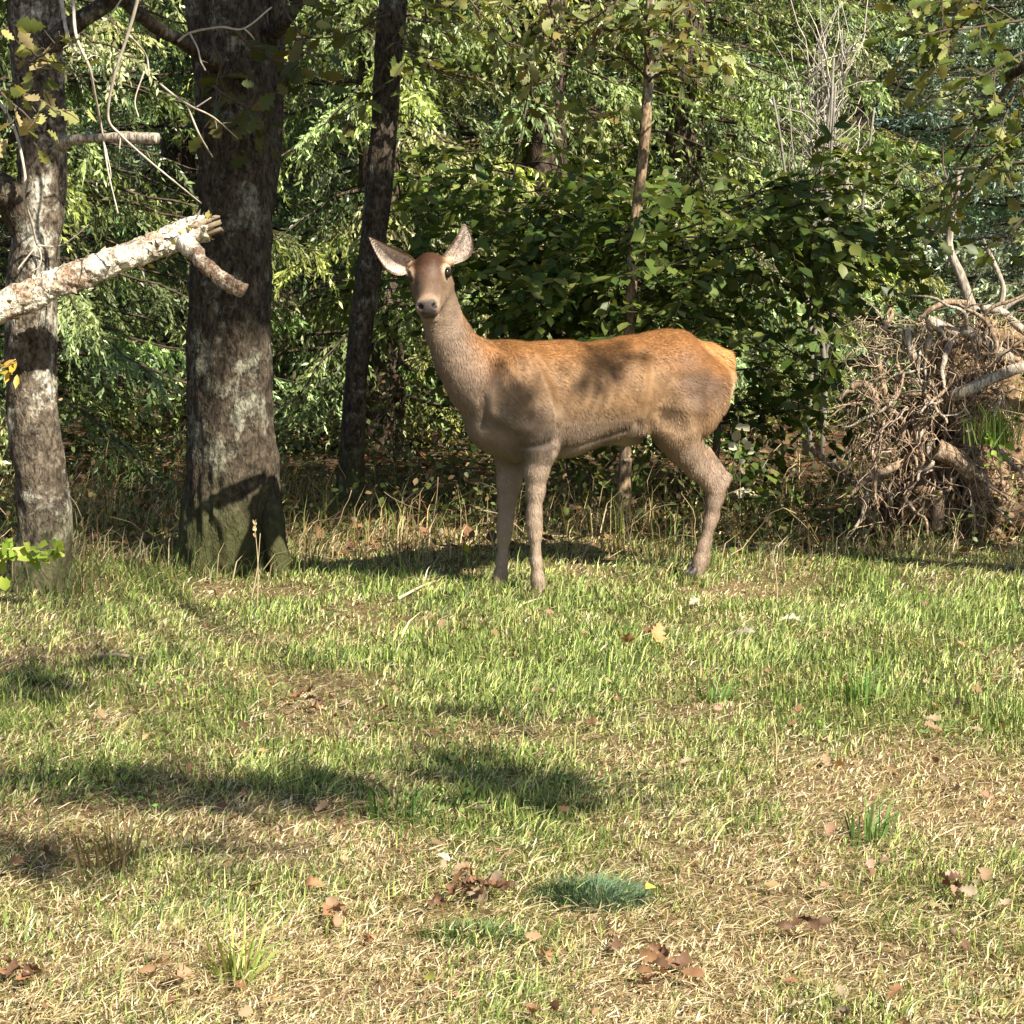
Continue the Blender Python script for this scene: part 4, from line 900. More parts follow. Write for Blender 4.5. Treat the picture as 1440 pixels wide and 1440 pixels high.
for c in list(small) + mini + turfc:
    j = np.argmin(np.linalg.norm(LP - c, axis=1)); add_tube(mb, [LP[j], (LP[j] + c) / 2 + np.array([0, 0, .1]), c], [.012, .008, .003], 4)
mb.build('limbs', M['oak_bark'], oakG)
mb = MB(); clump_leaves(mb, clumps, 95, .34, .115, OC); clump_leaves(mb, small, 22, .11, .085, OC); clump_leaves(mb, mini, 34, .15, .08, OC); clump_leaves(mb, turfc, 48, .23, .09, OC); mb.build('crown', M['leaf'], oakG)
# its low bough that comes into view at the upper right corner
mb = MB(); add_tube(mb, [(8.7, 4.2, 3.4), (6.5, 6.5, 3.9), (4.4, 8.8, 3.5), P(1500, 60, 10.2), P(1420, 120, 10.5), P(1350, 225, 10.6)], [.08, .06, .045, .028, .016, .006], 8, n=40); mb.build('low_bough', M['oak_bark'], oakG)
hang(oakG, [((1470, -40), (1280, 20)), ((1480, 20), (1270, 60)), ((1470, 60), (1330, 130)), ((1460, 100), (1360, 190)), ((1470, 160), (1340, 225)), ((1480, 200), (1390, 250)), ((1440, -60), (1300, -10)), ((1400, -40), (1290, 110)), ((1470, 225), (1290, 226)), ((1450, 300), (1380, 330))], 10.4, .085, OC, 280, dens=24, n_side=6)
# crowns of the three trunks in view, kept high; thin, with gaps
def high_crown(parent, centre, n, spread, zlo, zhi, path):
    mbl, mbb = MB(), MB(); k = 0; t_ = 0
    while k < n and t_ < 2500:
        t_ += 1; C = np.array([centre[0] + rng.normal() * spread, centre[1] + rng.normal() * spread, R_(zlo, zhi)])
        if rng.random() < light_hits(C) * 1.6 or not off_head(C, .6): continue
        j = np.argmin(np.abs(path[:, 2] - (C[2] - .8))); a = path[j]; q = spline([a, (a + C) / 2 + np.array([0, 0, .15]), C], 8); add_tube(mbb, q, np.linspace(.03, .006, 8), 5); clump_leaves(mbl, [C], 46, .36, .12, OC); k += 1
    mbb.build('limbs', M['oak_bark'], parent); mbl.build('crown', M['leaf'], parent)
high_crown(oakA, (-2.6, 10.3), 26, 1.0, 4.6, 9.0, pathA); high_crown(oakB, (-1.0, 11), 34, 1.3, 5.0, 10.0, pathB); high_crown(oakC, (-.3, 12.6), 16, .7, 4.8, 7.6, pathC); high_crown(oakD, (.75, 12.1), 6, .35, 3.6, 4.6, pathD)
rng = np.random.default_rng(201)
# ------------------------------------------------------------------ uprooted stump at the right
st0 = G(1300, 772); YS = 11.3
stump = thing('uprooted_stump', 'uprooted tree stump with a tangle of pale roots and clinging soil at the right', 'stump', (st0[0], YS, 0))
SS_ = SDF((1.35, 10.75, -.15), (3.5, 12.6, 1.35), .016)
def cp(px, py, dy=0): return P(px, py, YS + dy)
for px, py, dy, r in ((1290, 700, 0, .20), (1330, 650, .12, .26), (1300, 590, .05, .17), (1370, 560, .2, .26), (1395, 490, .25, .17), (1345, 495, .2, .12), (1370, 705, .12, .24), (1440, 620, .35, .32), (1470, 720, .3, .32), (1250, 720, .05, .12), (1430, 510, .35, .22)): SS_.cone(cp(px, py, dy), r * .8, cp(px, py + 8, dy), r * .8, .08)
for px, py, r in ((1340, 680, .085), (1325, 610, .06), (1285, 560, .05), (1360, 690, .07)): SS_.cone(cp(px, py, -.16), r, cp(px, py, .02), r, .03, cut=True)
V, Q = surface_nets(SS_.F, SS_.lo, SS_.h); V = V + (.042 * fbm(V * 10, 4) + .012 * vnoise(V * 60))[:, None] * unit(V - cp(1340, 640, .5)); V[:, 2] = np.maximum(V[:, 2], -.1)
nz = fbm(V * 6, 3); C = mixc((.06, .038, .024), (.24, .16, .10), np.clip(.5 + .6 * nz, 0, 1)); top = np.clip((V[:, 0] - 2.05) * 1.6 + (V[:, 2] - .75) * 1.3, 0, 1); C = C * (1 - top[:, None]) + np.array([.22, .15, .085]) * top[:, None]
MB().add(V, None, Q, C).build('soil', M['soil'], stump)
def root(pts, r0, r1, mat='root_wood', dy=-.18, name='root', n=24, sides=8):
    q = [P(a, b, YS + dy + (c[0] if c else 0)) for a, b, *c in pts]; mb = MB(); add_tube(mb, q, np.linspace(r0, r1, len(q)) * pxm(YS), sides, n=n, disp=lambda p: .0025 * vnoise(p * 40)); return mb.build(name, M[mat], stump)
root([(1372, 440), (1365, 428), (1352, 390), (1336, 352), (1337, 320), (1347, 292), (1346, 268), (1349, 240)], 8.5, 2.5, 'dead_wood', .05)
root([(1347, 300), (1360, 275), (1367, 262)], 3.5, 1.5, 'dead_wood', .05); root([(1345, 295), (1338, 270), (1327, 235), (1326, 200)], 2.2, 1, 'root_wood', .06)
root([(1405, 438), (1411, 405), (1397, 368), (1386, 345), (1383, 335)], 4.5, 2, 'dead_wood', .08); root([(1408, 440), (1425, 425), (1460, 410)], 3.5, 3, 'dead_wood', .08)
root([(1330, 560, .1), (1350, 553), (1400, 530), (1460, 508), (1600, 460, .2)], 9, 8, 'dead_wood', -.2)
root([(1318, 632), (1335, 640), (1352, 652), (1368, 668)], 15, 11, 'root_wood', -.22, sides=14)
root([(1196, 545), (1206, 540), (1222, 543), (1232, 562), (1250, 590, .2)], 5.5, 5); root([(1180, 563), (1188, 552), (1200, 549)], 2.5, 4)
root([(1274, 463), (1279, 485), (1286, 505), (1295, 530, .2)], 5.5, 6.5, 'dead_wood'); root([(1304, 449), (1308, 470), (1305, 492), (1312, 520, .2)], 4, 4)
root([(1306, 452), (1330, 462), (1348, 470)], 9, 7, 'dead_wood', -.12); root([(1352, 462), (1375, 474), (1395, 490), (1420, 505, .2)], 10, 9, 'dead_wood', -.12)
root([(1380, 432), (1410, 440), (1436, 462), (1480, 490, .2)], 6, 6, 'dead_wood', .0); root([(1290, 452), (1310, 435), (1335, 425), (1362, 428)], 3, 6, 'root_wood', -.05)
root([(1235, 505), (1240, 530), (1246, 560), (1252, 620, .15)], 3.5, 4.5); root([(1318, 690), (1320, 715), (1318, 745)], 10, 8); root([(1190, 700), (1225, 672), (1250, 660), (1290, 640, .2)], 3, 7, 'root_wood', -.2)
root([(1140, 630), (1170, 655), (1200, 678), (1250, 690, .1)], 5, 4, 'root_wood', .1)
for k in range(130):                         # tangled middle-sized roots round the plate
    a = np.array([R_(1225, 1400), R_(450, 690)]); ang = math.atan2(a[1] - 600, a[0] - 1345) + rng.normal() * .5
    if rng.random() < .45: ang = math.pi / 2 + rng.normal() * .45
    p0 = P(a[0], a[1], YS - .02 - .15 * rng.random()); d = np.array([math.cos(ang), -.55 - .4 * rng.random(), -math.sin(ang)]); q = wander(p0, d, .18 + .32 * rng.random(), 7, .32, -.10); mb = MB(); r = .0045 + .014 * rng.random() ** 2.5
    q[:, 2] = np.maximum(q[:, 2], .005); q[:, 1] = np.maximum(q[:, 1], 10.72); add_tube(mb, q, np.linspace(r, r * .35, 8), 6, n=18, disp=lambda p: .0015 * vnoise(p * 60)); mb.build('root', M['root_wood' if rng.random() < .7 else 'dead_wood'], stump)
mb = MB()
for k in range(1000):
    a = np.array([R_(1195, 1420), R_(440, 705)]); ang = math.pi / 2 + rng.normal() * .9; p0 = P(a[0], a[1], YS - .02 - .2 * rng.random()); q = wander(p0, (math.cos(ang), -.4 * rng.random(), -math.sin(ang)), .08 + .2 * rng.random(), 5, .45, -.12); q[:, 2] = np.maximum(q[:, 2], .003)
    r = .0014 + .002 * rng.random(); add_tube(mb, q, np.linspace(r, r * .5, 6), 3, C=np.array((.44, .32, .22)) * (.4 + .8 * rng.random()))
mb.build('fine_roots', M['twig'], stump)['kind'] = 'stuff'
# dry grass on the earth bank of the stump
bk = V[(V[:, 0] > 2.0) & (V[:, 1] < 11.75) & (V[:, 2] > .05)]; bk = bk[rng.integers(0, len(bk), 2600)] + rng.normal(size=(2600, 3)) * .012; mb = MB(); n = 2600
blades(mb, bk[:, 0], bk[:, 1], bk[:, 2] - .01, .05 + .12 * rng.random(n), .003 + .003 * rng.random(n), .3 + np.abs(rng.normal(size=n)) * .7, rng.random(n) * 6.283, np.where((rng.random(n) < .25)[:, None], GREEN[rng.integers(0, 5, n)], STRAW[rng.integers(0, 5, n)] * .9) * np.exp(rng.normal(size=(n, 1)) * .35), .6); mb.build('dry_grass', M['grass'], stump)['kind'] = 'stuff'
mb = MB(); cl = V[(V[:, 1] < 11.5) & (V[:, 2] > .02)]; cl = cl[rng.integers(0, len(cl), 420)]       # clods and stones caught among the roots
for c_ in cl:
    r_ = .008 + .022 * rng.random() ** 2; bv, bq = ball(np.zeros(3), r_, 4, (1, .8 + .4 * rng.random(), .7)); mb.add(c_ + bv * (1 + .25 * rng.normal(size=(len(bv), 1))) + np.array([0, -.01, 0]), None, bq, np.array((.25, .175, .115)) * (.4 + .9 * rng.random()))
mb.build('clods', M['soil'], stump)['kind'] = 'stuff'
# the fallen stem behind the root plate runs off to the right
mb = MB(); add_tube(mb, [cp(1440, 560, .4), cp(1560, 540, .7), (4.2, 12.6, .55), (6.5, 13.6, .35)], [.19, .17, .15, .12], 24, n=40, disp=bark_disp(.01)); mb.build('fallen_stem', M['oak_bark'], stump)

rng = np.random.default_rng(202)
# ------------------------------------------------------------------ tall dry grass and tangle at the wood edge
mb = MB(); N = 22000
yy = 10.1 + 3.6 * rng.random(N) ** 1.2; xx = (rng.random(N) * 2 - 1) * (.235 * yy + .6)
edge = 10.6 + .45 * vnoise(np.stack([xx * 1.3, xx * 0, xx * 0 + 2], -1)) + .25 * vnoise(np.stack([xx * 5, xx * 0, xx * 0 + 7], -1)) + np.where(xx > .9, .25, 0); k = (yy > edge) & (rng.random(N) < .55 + .5 * vnoise(np.stack([xx * 2, yy * 2, yy * 0], -1))); xx, yy = xx[k], yy[k]; N = len(xx)
h = (.09 + .30 * rng.random(N) ** 2.0) * np.clip((yy - 10.0) * 1.3, .4, 1); C = np.where((rng.random(N) < .35)[:, None], GREEN[rng.integers(0, 5, N)] * .8, STRAW[rng.integers(0, 5, N)] * np.array([.72, .66, .56])) * np.exp(rng.normal(size=(N, 1)) * .4)
blades(mb, xx, yy, gz(xx, yy) - .01, h, .003 + .004 * rng.random(N), np.abs(rng.normal(size=N)) * .6, rng.random(N) * 6.283, C, .7)
for k in range(210):       # bent stalks
    y = 10.7 + 2.2 * rng.random(); x = (rng.random() * 2 - 1) * (.22 * y + .3); q = wander((x, y, 0), (rng.normal() * .5, rng.normal() * .3, 1), .18 + .36 * rng.random(), 7, .2, -.12); r = .0016 + .0022 * rng.random(); add_tube(mb, q, np.linspace(r, r * .5, 8), 4, C=np.array((.56, .43, .26)) * (.45 + .75 * rng.random()))
for bx_, by_, br_, bn_ in ((-2.02, 10.0, .16, 260), (-1.25, 10.6, .27, 420), (-.84, 12.2, .12, 200), (.56, 12.0, .08, 150)):      # long grass round the feet of the trees
    a = rng.random(bn_) * 6.283; rr = br_ + .12 * rng.random(bn_) ** 1.5; x = bx_ + np.cos(a) * rr; y = by_ + np.sin(a) * rr; blades(mb, x, y, gz(x, y) - .01, .07 + .20 * rng.random(bn_) ** 1.6, .003 + .004 * rng.random(bn_), np.abs(rng.normal(size=bn_)) * .5, rng.random(bn_) * 6.283, np.where((rng.random(bn_) < .6)[:, None], GREEN[rng.integers(0, 4, bn_)] * .7, STRAW[rng.integers(0, 5, bn_)] * .7), .7)
for k in range(46):                                                          # ragged tufts where the turf meets the wood
    x0 = R_(-2.6, 2.8); y0 = 10.25 + .35 * vnoise(np.array([[x0 * 1.7, 3.1, 0]]))[0] + .35 * rng.random() + (.25 if x0 > .9 else 0); n_ = int(R_(30, 90)); x = x0 + rng.normal(size=n_) * .07; y = y0 + rng.normal(size=n_) * .05; dry = rng.random() < .55
    if abs(x0 - .05) < .75 and y0 < 10.5: continue
    blades(mb, x, y, gz(x, y) - .01, (.07 + .13 * rng.random(n_)) * R_(.7, 1.3), .003 + .003 * rng.random(n_), np.abs(rng.normal(size=n_)) * .7, rng.random(n_) * 6.283, np.where((rng.random(n_) < (.25 if dry else .8))[:, None], GREEN[rng.integers(0, 5, n_)] * .8, STRAW[rng.integers(0, 5, n_)] * .8) * np.exp(rng.normal(size=(n_, 1)) * .3), .8)
tag(mb.build('tall_dry_grass', M['grass']), 'tangled tall dry grass and stalks along the wood edge', 'dry grass', kind='stuff')
mb = MB(); N = 24000; yy = 10.8 + 4.2 * rng.random(N); xx = (rng.random(N) * 2 - 1) * (.235 * yy + .6); zz = gz(xx, yy) + .02 + (.28 + .30 * np.clip((yy - 11.6) / 1.2, 0, 1)) * rng.random(N) ** 1.4
k = rng.random(N) < .5 + .6 * vnoise(np.stack([xx * 1.7, yy * 1.7, yy * 0 + 6], -1)); pos = np.stack([xx, yy, zz], -1)[k]; n = len(pos)
C = np.where((rng.random(n) < .72)[:, None], np.array([[.075, .10, .028]]), np.array([[.17, .115, .06]])) * np.exp(rng.normal(size=(n, 1)) * .35); scatter(mb, BEECH, pos, rdir(n), rdir(n) + np.array([0, 0, 1.2]), .018 + .032 * rng.random(n), C, 1.2)
tag(mb.build('undergrowth', M['leaf']), 'low brambly undergrowth of small leaves on the forest floor', 'undergrowth', kind='stuff')
mb = MB(); N = 9000; yy = 10.8 + 12 * rng.random(N); xx = (rng.random(N) * 2 - 1) * (.24 * yy + 1); scatter(mb, SIMPLE, np.stack([xx, yy, gz(xx, yy) + .01 + .02 * rng.random(N)], -1), rdir(N) * np.array([1, 1, .3]), rdir(N) * .5 + np.array([0, 0, 1]), .05 + .05 * rng.random(N), vary((.17, .10, .05), N, .4), 1.2)
tag(mb.build('leaf_litter', M['dryleaf']), 'brown leaf litter covering the forest floor under the trees', 'leaf litter', kind='stuff')

mb = MB(); N = 900; yy = 4.2 * (10.8 / 4.2) ** rng.random(N); xx = (rng.random(N) * 2 - 1) * (.235 * yy + .4); k = vnoise(np.stack([xx * 1.6, yy * 1.6, xx * 0 + 12], -1)) + .5 * rng.normal(size=N) > .1; xx, yy = xx[k], yy[k]; N = len(xx)
scatter(mb, OAK, np.stack([xx, yy, gz(xx, yy) + .008 + .025 * rng.random(N)], -1), rdir(N) * np.array([1, 1, .5]), rdir(N) * .8 + np.array([0, -.2, 1]), .014 + .034 * rng.random(N) ** 1.6, vary((.24, .15, .085), N, .45), 1.3)
tag(mb.build('leaf_scraps', M['dryleaf']), 'small brown leaf scraps half sunk in the meadow turf', 'leaf litter', kind='stuff')
mb = MB(); pc = np.stack([R_(-1.6, 1.6) + 0 * rng.random(26), R_(4.6, 9.5) + 0 * rng.random(26)], -1); pc = np.stack([(rng.random(12) * 2 - 1) * 1.7, 5.6 + 4.4 * rng.random(12)], -1)
for c_ in pc:                                                                # low clover and plantain in patches
    n_ = int(R_(40, 130)); x = c_[0] + rng.normal(size=n_) * .11; y = c_[1] + rng.normal(size=n_) * .09; scatter(mb, BEECH, np.stack([x, y, gz(x, y) + .018 + .022 * rng.random(n_)], -1), rdir(n_) * np.array([1, 1, .25]), rdir(n_) * .5 + np.array([0, -.1, 1]), .008 + .010 * rng.random(n_), vary((.13, .21, .05), n_, .25), 1.9)
tag(mb.build('low_weeds', M['grass']), 'patches of low clover and round-leaved weeds in the turf', 'weeds', kind='stuff')
# ------------------------------------------------------------------ single plants
def grass_tuft(px, py, n, h, w, spread, colr, label, lean=.7, name='grass_tuft', group=None):
    b = G(px, py); t = thing(name, label, 'grass', b, group); mb = MB(); x = b[0] + rng.normal(size=n) * spread; y = b[1] + rng.normal(size=n) * spread * .8; az_ = np.arctan2(y - b[1], x - b[0]) + rng.normal(size=n) * .6
    blades(mb, x, y, gz(x, y) - .005, h * (.6 + .6 * rng.random(n)), w * (.7 + .6 * rng.random(n)), np.abs(rng.normal(size=n)) * lean, az_, vary(colr, n, .22, .1), .8); mb.build('blades', M['grass'], t)['kind'] = 'stuff'; return t
def turf_tuft(px, py, rx, n, h, colr, label):
    b = G(px, py); t = thing('grass_tuft', label, 'grass', b); mb = MB(); a = rng.random(n) * 6.283; r = rng.random(n) ** .5; x = b[0] + np.cos(a) * r * rx; y = b[1] + np.sin(a) * r * rx * .75
    blades(mb, x, y, gz(x, y) - .005, h * (1.1 - .4 * r) * (.6 + .6 * rng.random(n)), .0032 * (.7 + .6 * rng.random(n)), .15 + np.abs(rng.normal(size=n)) * .55, a + rng.normal(size=n) * .7, vary(colr, n, .25, .1), .8); mb.build('blades', M['grass'], t)['kind'] = 'stuff'; return t
turf_tuft(832, 1266, .125, 1700, .085, (.10, .165, .085), 'dense blue-green grass tuft in the foreground, right of the leaf heap')
turf_tuft(665, 1325, .12, 900, .055, (.11, .18, .05), 'small dark green grass patch in front of the leaf heap')
grass_tuft(335, 1385, 60, .19, .006, .02, (.38, .42, .12), 'yellowish spreading grass tuft at the lower left', .55)
grass_tuft(1220, 1185, 36, .17, .006, .025, (.12, .20, .045), 'upright green grass tuft right of the foreground centre', .3)
grass_tuft(1000, 985, 40, .15, .006, .03, (.15, .26, .06), 'fresh green grass tuft below the hind leg of the deer', .45)
grass_tuft(1210, 990, 45, .16, .006, .035, (.16, .28, .06), 'fresh green grass tuft on the lit turf at right', .45)
grass_tuft(165, 1215, 60, .16, .005, .06, (.20, .15, .07), 'dark brownish grass tuft in the shade at left', .35)
grass_tuft(560, 1150, 60, .16, .006, .05, (.10, .20, .04), 'long-bladed green grass tuft in the central patch of shade', .8)
mb = None
def stalk_thing(px, py, tpx, tpy, label, Y=None, r=.0025, colr=(.66, .54, .33), head=True):
    b = G(px, py); t = thing('grass_stalk', label, 'grass stalk', b); q = P(tpx, tpy, b[1]); mb = MB(); add_tube(mb, [b, (b + q) / 2 + np.array([.008, 0, 0]), q], [r, r * .8, r * .5], 5, C=colr, n=12); mb.build('stem', M['grass'], t)
    if head:
        mb = MB(); n = 26; u = rng.random(n); scatter(mb, SIMPLE, q + (b - q) * (u[:, None] * .18), rdir(n) * .5 + (q - b) / np.linalg.norm(q - b), rdir(n), .018, vary(colr, n)); mb.build('seed_head', M['grass'], t)
stalk_thing(362, 855, 358, 735, 'dry pale grass stalk in front of the thickest oak'); stalk_thing(352, 850, 366, 750, 'shorter dry stalk crossing in front of the thickest oak', head=False); stalk_thing(1091, 868, 1089, 790, 'single pale upright stalk on the turf right of the deer', head=False); stalk_thing(1091, 1085, 1085, 1000, 'single pale stalk standing in the middle right of the turf', head=False)
def foot_tuft(w, label, n=150):
    t = thing('grass_tuft', label, 'grass', (w[0], w[1], 0)); mb = MB(); x = w[0] + rng.normal(size=n) * .05; y = w[1] - .05 + rng.normal(size=n) * .035
    blades(mb, x, y, gz(x, y) - .005, .04 + .055 * rng.random(n), .003 + .003 * rng.random(n), np.abs(rng.normal(size=n)) * .45, rng.random(n) * 6.283, np.where((rng.random(n) < .75)[:, None], GREEN[rng.integers(0, 5, n)], STRAW[rng.integers(0, 5, n)]), .6); mb.build('blades', M['grass'], t)['kind'] = 'stuff'
foot_tuft(toW(nf[-1]), 'green grass blades standing round the near front hoof of the deer'); foot_tuft(toW(ff[-1]), 'green grass blades standing round the far front hoof of the deer'); foot_tuft(toW(L(980, 799, .105)), 'green grass blades standing round the hind hoof of the deer', 220)
# small leafy plants
def sprig(name, label, stem_pts, Y, leaves, size, cols, wide=1.2, tm=None, r=.004, stemc=(.42, .33, .2), mat='leaf'):
    b = P(stem_pts[0][0], stem_pts[0][1], Y); t = thing(name, label, 'plant', b); mb = MB(); add_tube(mb, [P(a, c, Y) for a, c in stem_pts], np.linspace(r, r * .4, len(stem_pts)), 5, C=stemc, n=20); mb.build('stem', M['twig'], t)
    ms = [leaf_mesh(tm or BEECH, c, 'leaf', M[mat], wide) for c in cols]
    for (a, c) in leaves:
        i = np.argmin([abs(a - s[0]) + abs(c - s[1]) for s in stem_pts]); p = P(a, c, Y + rng.normal() * .03); s = P(stem_pts[i][0], stem_pts[i][1], Y); d = p - s + rng.normal(size=3) * .02 + np.array([0, -.02, 0])
        place_leaf(ms[rng.integers(len(ms))], t, p - unit(d) * size * .5, d, np.array([.15, -.75, .7]) + rng.normal(size=3) * .35, size * (.7 + .6 * rng.random()))
    return t
sprig('seedling', 'thin seedling with pale cream leaves right behind the hind leg of the deer', [(1040, 748), (1041, 700), (1040, 640), (1038, 585)], 11.6, [(1040, 600), (1050, 602), (1031, 628), (1052, 626), (1058, 636), (1048, 618), (1036, 612), (1042, 694), (1060, 696), (1053, 690), (1035, 692), (1044, 650), (1046, 664)], .055, [(.72, .66, .45), (.66, .60, .42), (.60, .52, .3)], 1.5)
sprig('seedling', 'tiny seedling with three bright yellow leaves left of the front legs of the deer', [(672, 818), (668, 795), (666, 778)], 10.7, [(656, 771), (678, 780), (671, 787)], .065, [(.62, .60, .06), (.55, .58, .08)], 1.4, r=.0025)
b_l = [(-30, 770), (10, 772), (45, 775), (88, 778)]
sprig('bramble_shoot', 'bright sunlit green leafy shoot at the left edge, low in front of the left oak', b_l, 9.5, [(x + rng.normal() * 6, 776 + rng.normal() * 11) for x in np.linspace(-20, 84, 46)] + [(8, 822), (12, 818), (3, 820)], .06, [(.30, .40, .06), (.38, .45, .08), (.22, .32, .05)], 1.3)
sprig('bramble_shoot', 'bright green weed growing at the foot of the uprooted stump', [(1408, 680), (1406, 650), (1402, 622)], 10.95, [(1385 + 40 * rng.random(), 610 + 45 * rng.random()) for k in range(22)], .055, [(.28, .40, .07), (.20, .32, .05)], 1.3)
sprig('flower', 'small yellow-flowered weed at the grass edge below the leaning stem', [(508, 846), (507, 832), (506, 820)], 10.3, [(502, 820), (511, 822), (507, 826), (514, 828), (500, 826)], .035, [(.75, .68, .05), (.70, .66, .08)], 1.6, r=.002)
sprig('fern_shoot', 'orange autumn frond at the far left edge beside the left oak', [(-20, 540), (0, 520), (22, 505)], 9.7, [(x + rng.normal() * 5, 520 + rng.normal() * 10) for x in np.linspace(-15, 22, 18)], .06, [(.55, .33, .05), (.50, .38, .06)], .7)
t_ = thing('grass_tuft', 'tall green grass growing against the uprooted stump at the right edge', 'grass', G(1410, 770)); mb = MB(); n = 160; b = P(1402, 625, 11.0); x = b[0] + rng.normal(size=n) * .05; y = b[1] + rng.normal(size=n) * .04; blades(mb, x, y, np.full(n, b[2]), .16 + .1 * rng.random(n), .004 + .003 * rng.random(n), np.abs(rng.normal(size=n)) * .35, rng.random(n) * 6.283, vary((.20, .27, .06), n, .3), .7); mb.build('blades', M['grass'], t_)['kind'] = 'stuff'

# sticks on the turf
def stick(pts, r, label, colr=(.55, .42, .28), Y=None):
    b = G(*pts[0]); o = MB(); add_tube(o, [G(a, c, .02 + .012 * (k % 2)) for k, (a, c) in enumerate(pts)], np.linspace(r, r * .5, len(pts)), 7, C=colr, n=24, disp=lambda p: .0015 * vnoise(p * 60)); return tag(o.build('fallen_stick', M['twig']), label, 'stick')
stick([(135, 922), (165, 921), (205, 928)], .010, 'pale crooked stick lying on the turf at left'); stick([(720, 868), (735, 850), (770, 838)], .006, 'thin stick by the front hoof of the deer'); stick([(560, 842), (590, 826), (625, 812)], .007, 'bleached stick at the grass edge left of the front legs'); stick([(1000, 774), (1060, 771), (1110, 768)], .010, 'long pale stick on the grass edge right of the hind hoof')

# ------------------------------------------------------------------ fallen leaves
DL = [(.27, .15, .075), (.31, .21, .125), (.20, .11, .06), (.33, .255, .17), (.12, .068, .04)]
def curled(tm, amt, seed):
    V, T, Q = tm; V = V.copy(); r = np.random.default_rng(seed); V[:, 2] += amt * (V[:, 1] ** 2) * 4 + amt * .7 * np.sin(V[:, 0] * 5 + r.random() * 6) * .25 + r.normal(size=len(V)) * .015; return V, T, Q
FLM = [leaf_mesh(curled(OAK, .25 + .3 * (k % 3), k), DL[k % 5], 'fallen_leaf', M['dryleaf'], 1.25) for k in range(10)]
OLM = leaf_mesh(curled(OAK, .45, 8), (.42, .23, .10), 'fallen_leaf', M['dryleaf'], 1.4)
YLM = leaf_mesh(curled(BEECH, .2, 3), (.36, .38, .07), 'fallen_leaf', M['dryleaf'], 1.3); WLM = leaf_mesh(curled(OAK, .3, 5), (.46, .41, .31), 'fallen_leaf', M['dryleaf'], 1.1)
def fallen(px, py, size, label, mesh=None, group=None, up=.035, tilt=.45):
    size = size * .78; p = G(px, py, up); X_ = np.array([rng.normal(), rng.normal(), rng.normal() * .25]); Zv = np.array([rng.normal() * tilt, -.35 + rng.normal() * tilt, 1.0]); X_ = unit(X_); Zv = unit(Zv - X_ * np.dot(X_, Zv)); Yv = np.cross(Zv, X_); q = p - X_ * size * .5
    o = bpy.data.objects.new('fallen_leaf', mesh or FLM[rng.integers(len(FLM))]); col.objects.link(o)
    o.matrix_world = Matrix(((X_[0] * size, Yv[0] * size, Zv[0] * size, q[0]), (X_[1] * size, Yv[1] * size, Zv[1] * size, q[1]), (X_[2] * size, Yv[2] * size, Zv[2] * size, q[2]), (0, 0, 0, 1)))
    return tag(o, label, 'leaf', group)
fallen(884, 899, .115, 'left one of two orange-brown oak leaves on the green turf below the deer', OLM, up=.06); fallen(925, 890, .13, 'larger right one of two orange-brown oak leaves on the green turf', OLM, up=.065); fallen(915, 885, .09, 'upright brown leaf tucked behind the two orange leaves', FLM[2], up=.05, tilt=.9)
fallen(978, 847, .11, 'bleached whitish leaf on the turf below the hind hoof', WLM); fallen(915, 1247, .05, 'bright yellow-green leaf at the right side of the blue-green tuft', YLM, up=.05); fallen(605, 1372, .05, 'tiny yellow-green leaf near the bottom left of centre', YLM); fallen(1125, 1415, .07, 'pale whitish leaf scrap near the bottom edge at right', WLM); fallen(1045, 892, .12, 'long pale leaf on the turf right of the two orange leaves', WLM); fallen(622, 1205, .06, 'pale cream leaf just above the leaf heap', WLM); fallen(1110, 872, .12, 'pale narrow leaf on the far turf below the stalk', WLM)
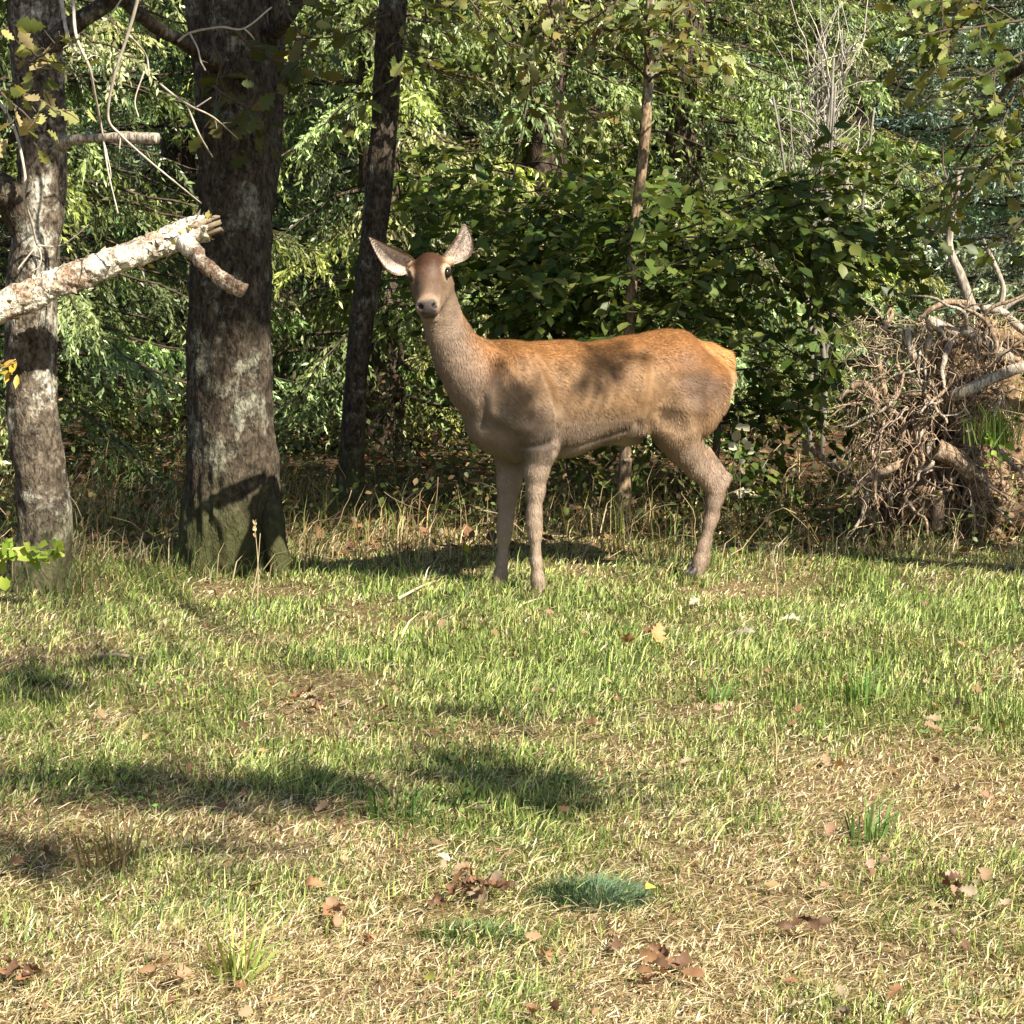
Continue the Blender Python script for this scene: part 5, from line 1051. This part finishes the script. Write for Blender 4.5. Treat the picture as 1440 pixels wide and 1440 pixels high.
for k in range(26): fallen(662 + rng.normal() * 26, 1246 + rng.normal() * 11, .05 + .04 * rng.random(), 'curled brown leaf in the small leaf heap left of the blue-green tuft', FLM[[4, 2, 0, 3][k % 4]], 'leaves of the foreground heap', .03 + .02 * rng.random(), .8)
for k in range(9): fallen(433 + rng.normal() * 10, 985 + rng.normal() * 6, .05 + .03 * rng.random(), 'curled leaf in the little pile on the turf at centre left', FLM[[3, 2, 4][k % 3]], 'leaves of the centre-left pile', .04, .8)
for k in range(8): fallen(18 + rng.normal() * 14, 1365 + rng.normal() * 7, .05 + .03 * rng.random(), 'reddish leaf in the cluster at the lower left corner', FLM[[0, 4][k % 2]], 'leaves at the lower left corner', .04, .7)
for k in range(8): fallen(218 + rng.normal() * 22, 1365 + rng.normal() * 8, .05 + .03 * rng.random(), 'brown leaf in the loose row at the lower left', FLM[[1, 0, 3][k % 3]], 'leaves in the lower left row', .04, .7)
for k in range(10): fallen(1350 + rng.normal() * 35, 1240 + rng.normal() * 10, .05 + .03 * rng.random(), 'brown leaf in the drift at the right edge', FLM[[1, 3, 4][k % 3]], 'leaves in the right-hand drift', .035, .7)
for k in range(10): fallen(925 + rng.normal() * 22, 1352 + rng.normal() * 12, .05 + .03 * rng.random(), 'rust-coloured leaf in the scatter below the blue-green tuft', FLM[[0, 2, 4][k % 3]], 'leaves below the blue-green tuft', .035, .8)
for k in range(8): fallen(1340 + rng.normal() * 45, 1015 + rng.normal() * 14, .055 + .03 * rng.random(), 'tan leaf on the dry strip of turf at the right edge', FLM[[1, 3][k % 2]], 'leaves on the dry strip at right', .035, .7)
for k in range(6): fallen(1130 + rng.normal() * 14, 1295 + rng.normal() * 6, .05 + .02 * rng.random(), 'dark curled leaf in the small dark cluster at the lower right', FLM[4], 'leaves of the dark cluster', .035, .9)
for k in range(6): fallen(470 + rng.normal() * 8, 1290 + rng.normal() * 10, .045 + .03 * rng.random(), 'pinkish brown leaf left of the leaf heap', FLM[[1, 0][k % 2]], 'leaves left of the heap', .035, .8)
for k in range(70):
    px, py = R_(-20, 1460), 850 + 590 * rng.random(); fallen(px, py, .035 + .035 * rng.random(), 'stray dry oak leaf lying singly in the grass', None, 'stray leaves in the grass', .02 + .02 * rng.random(), .7)
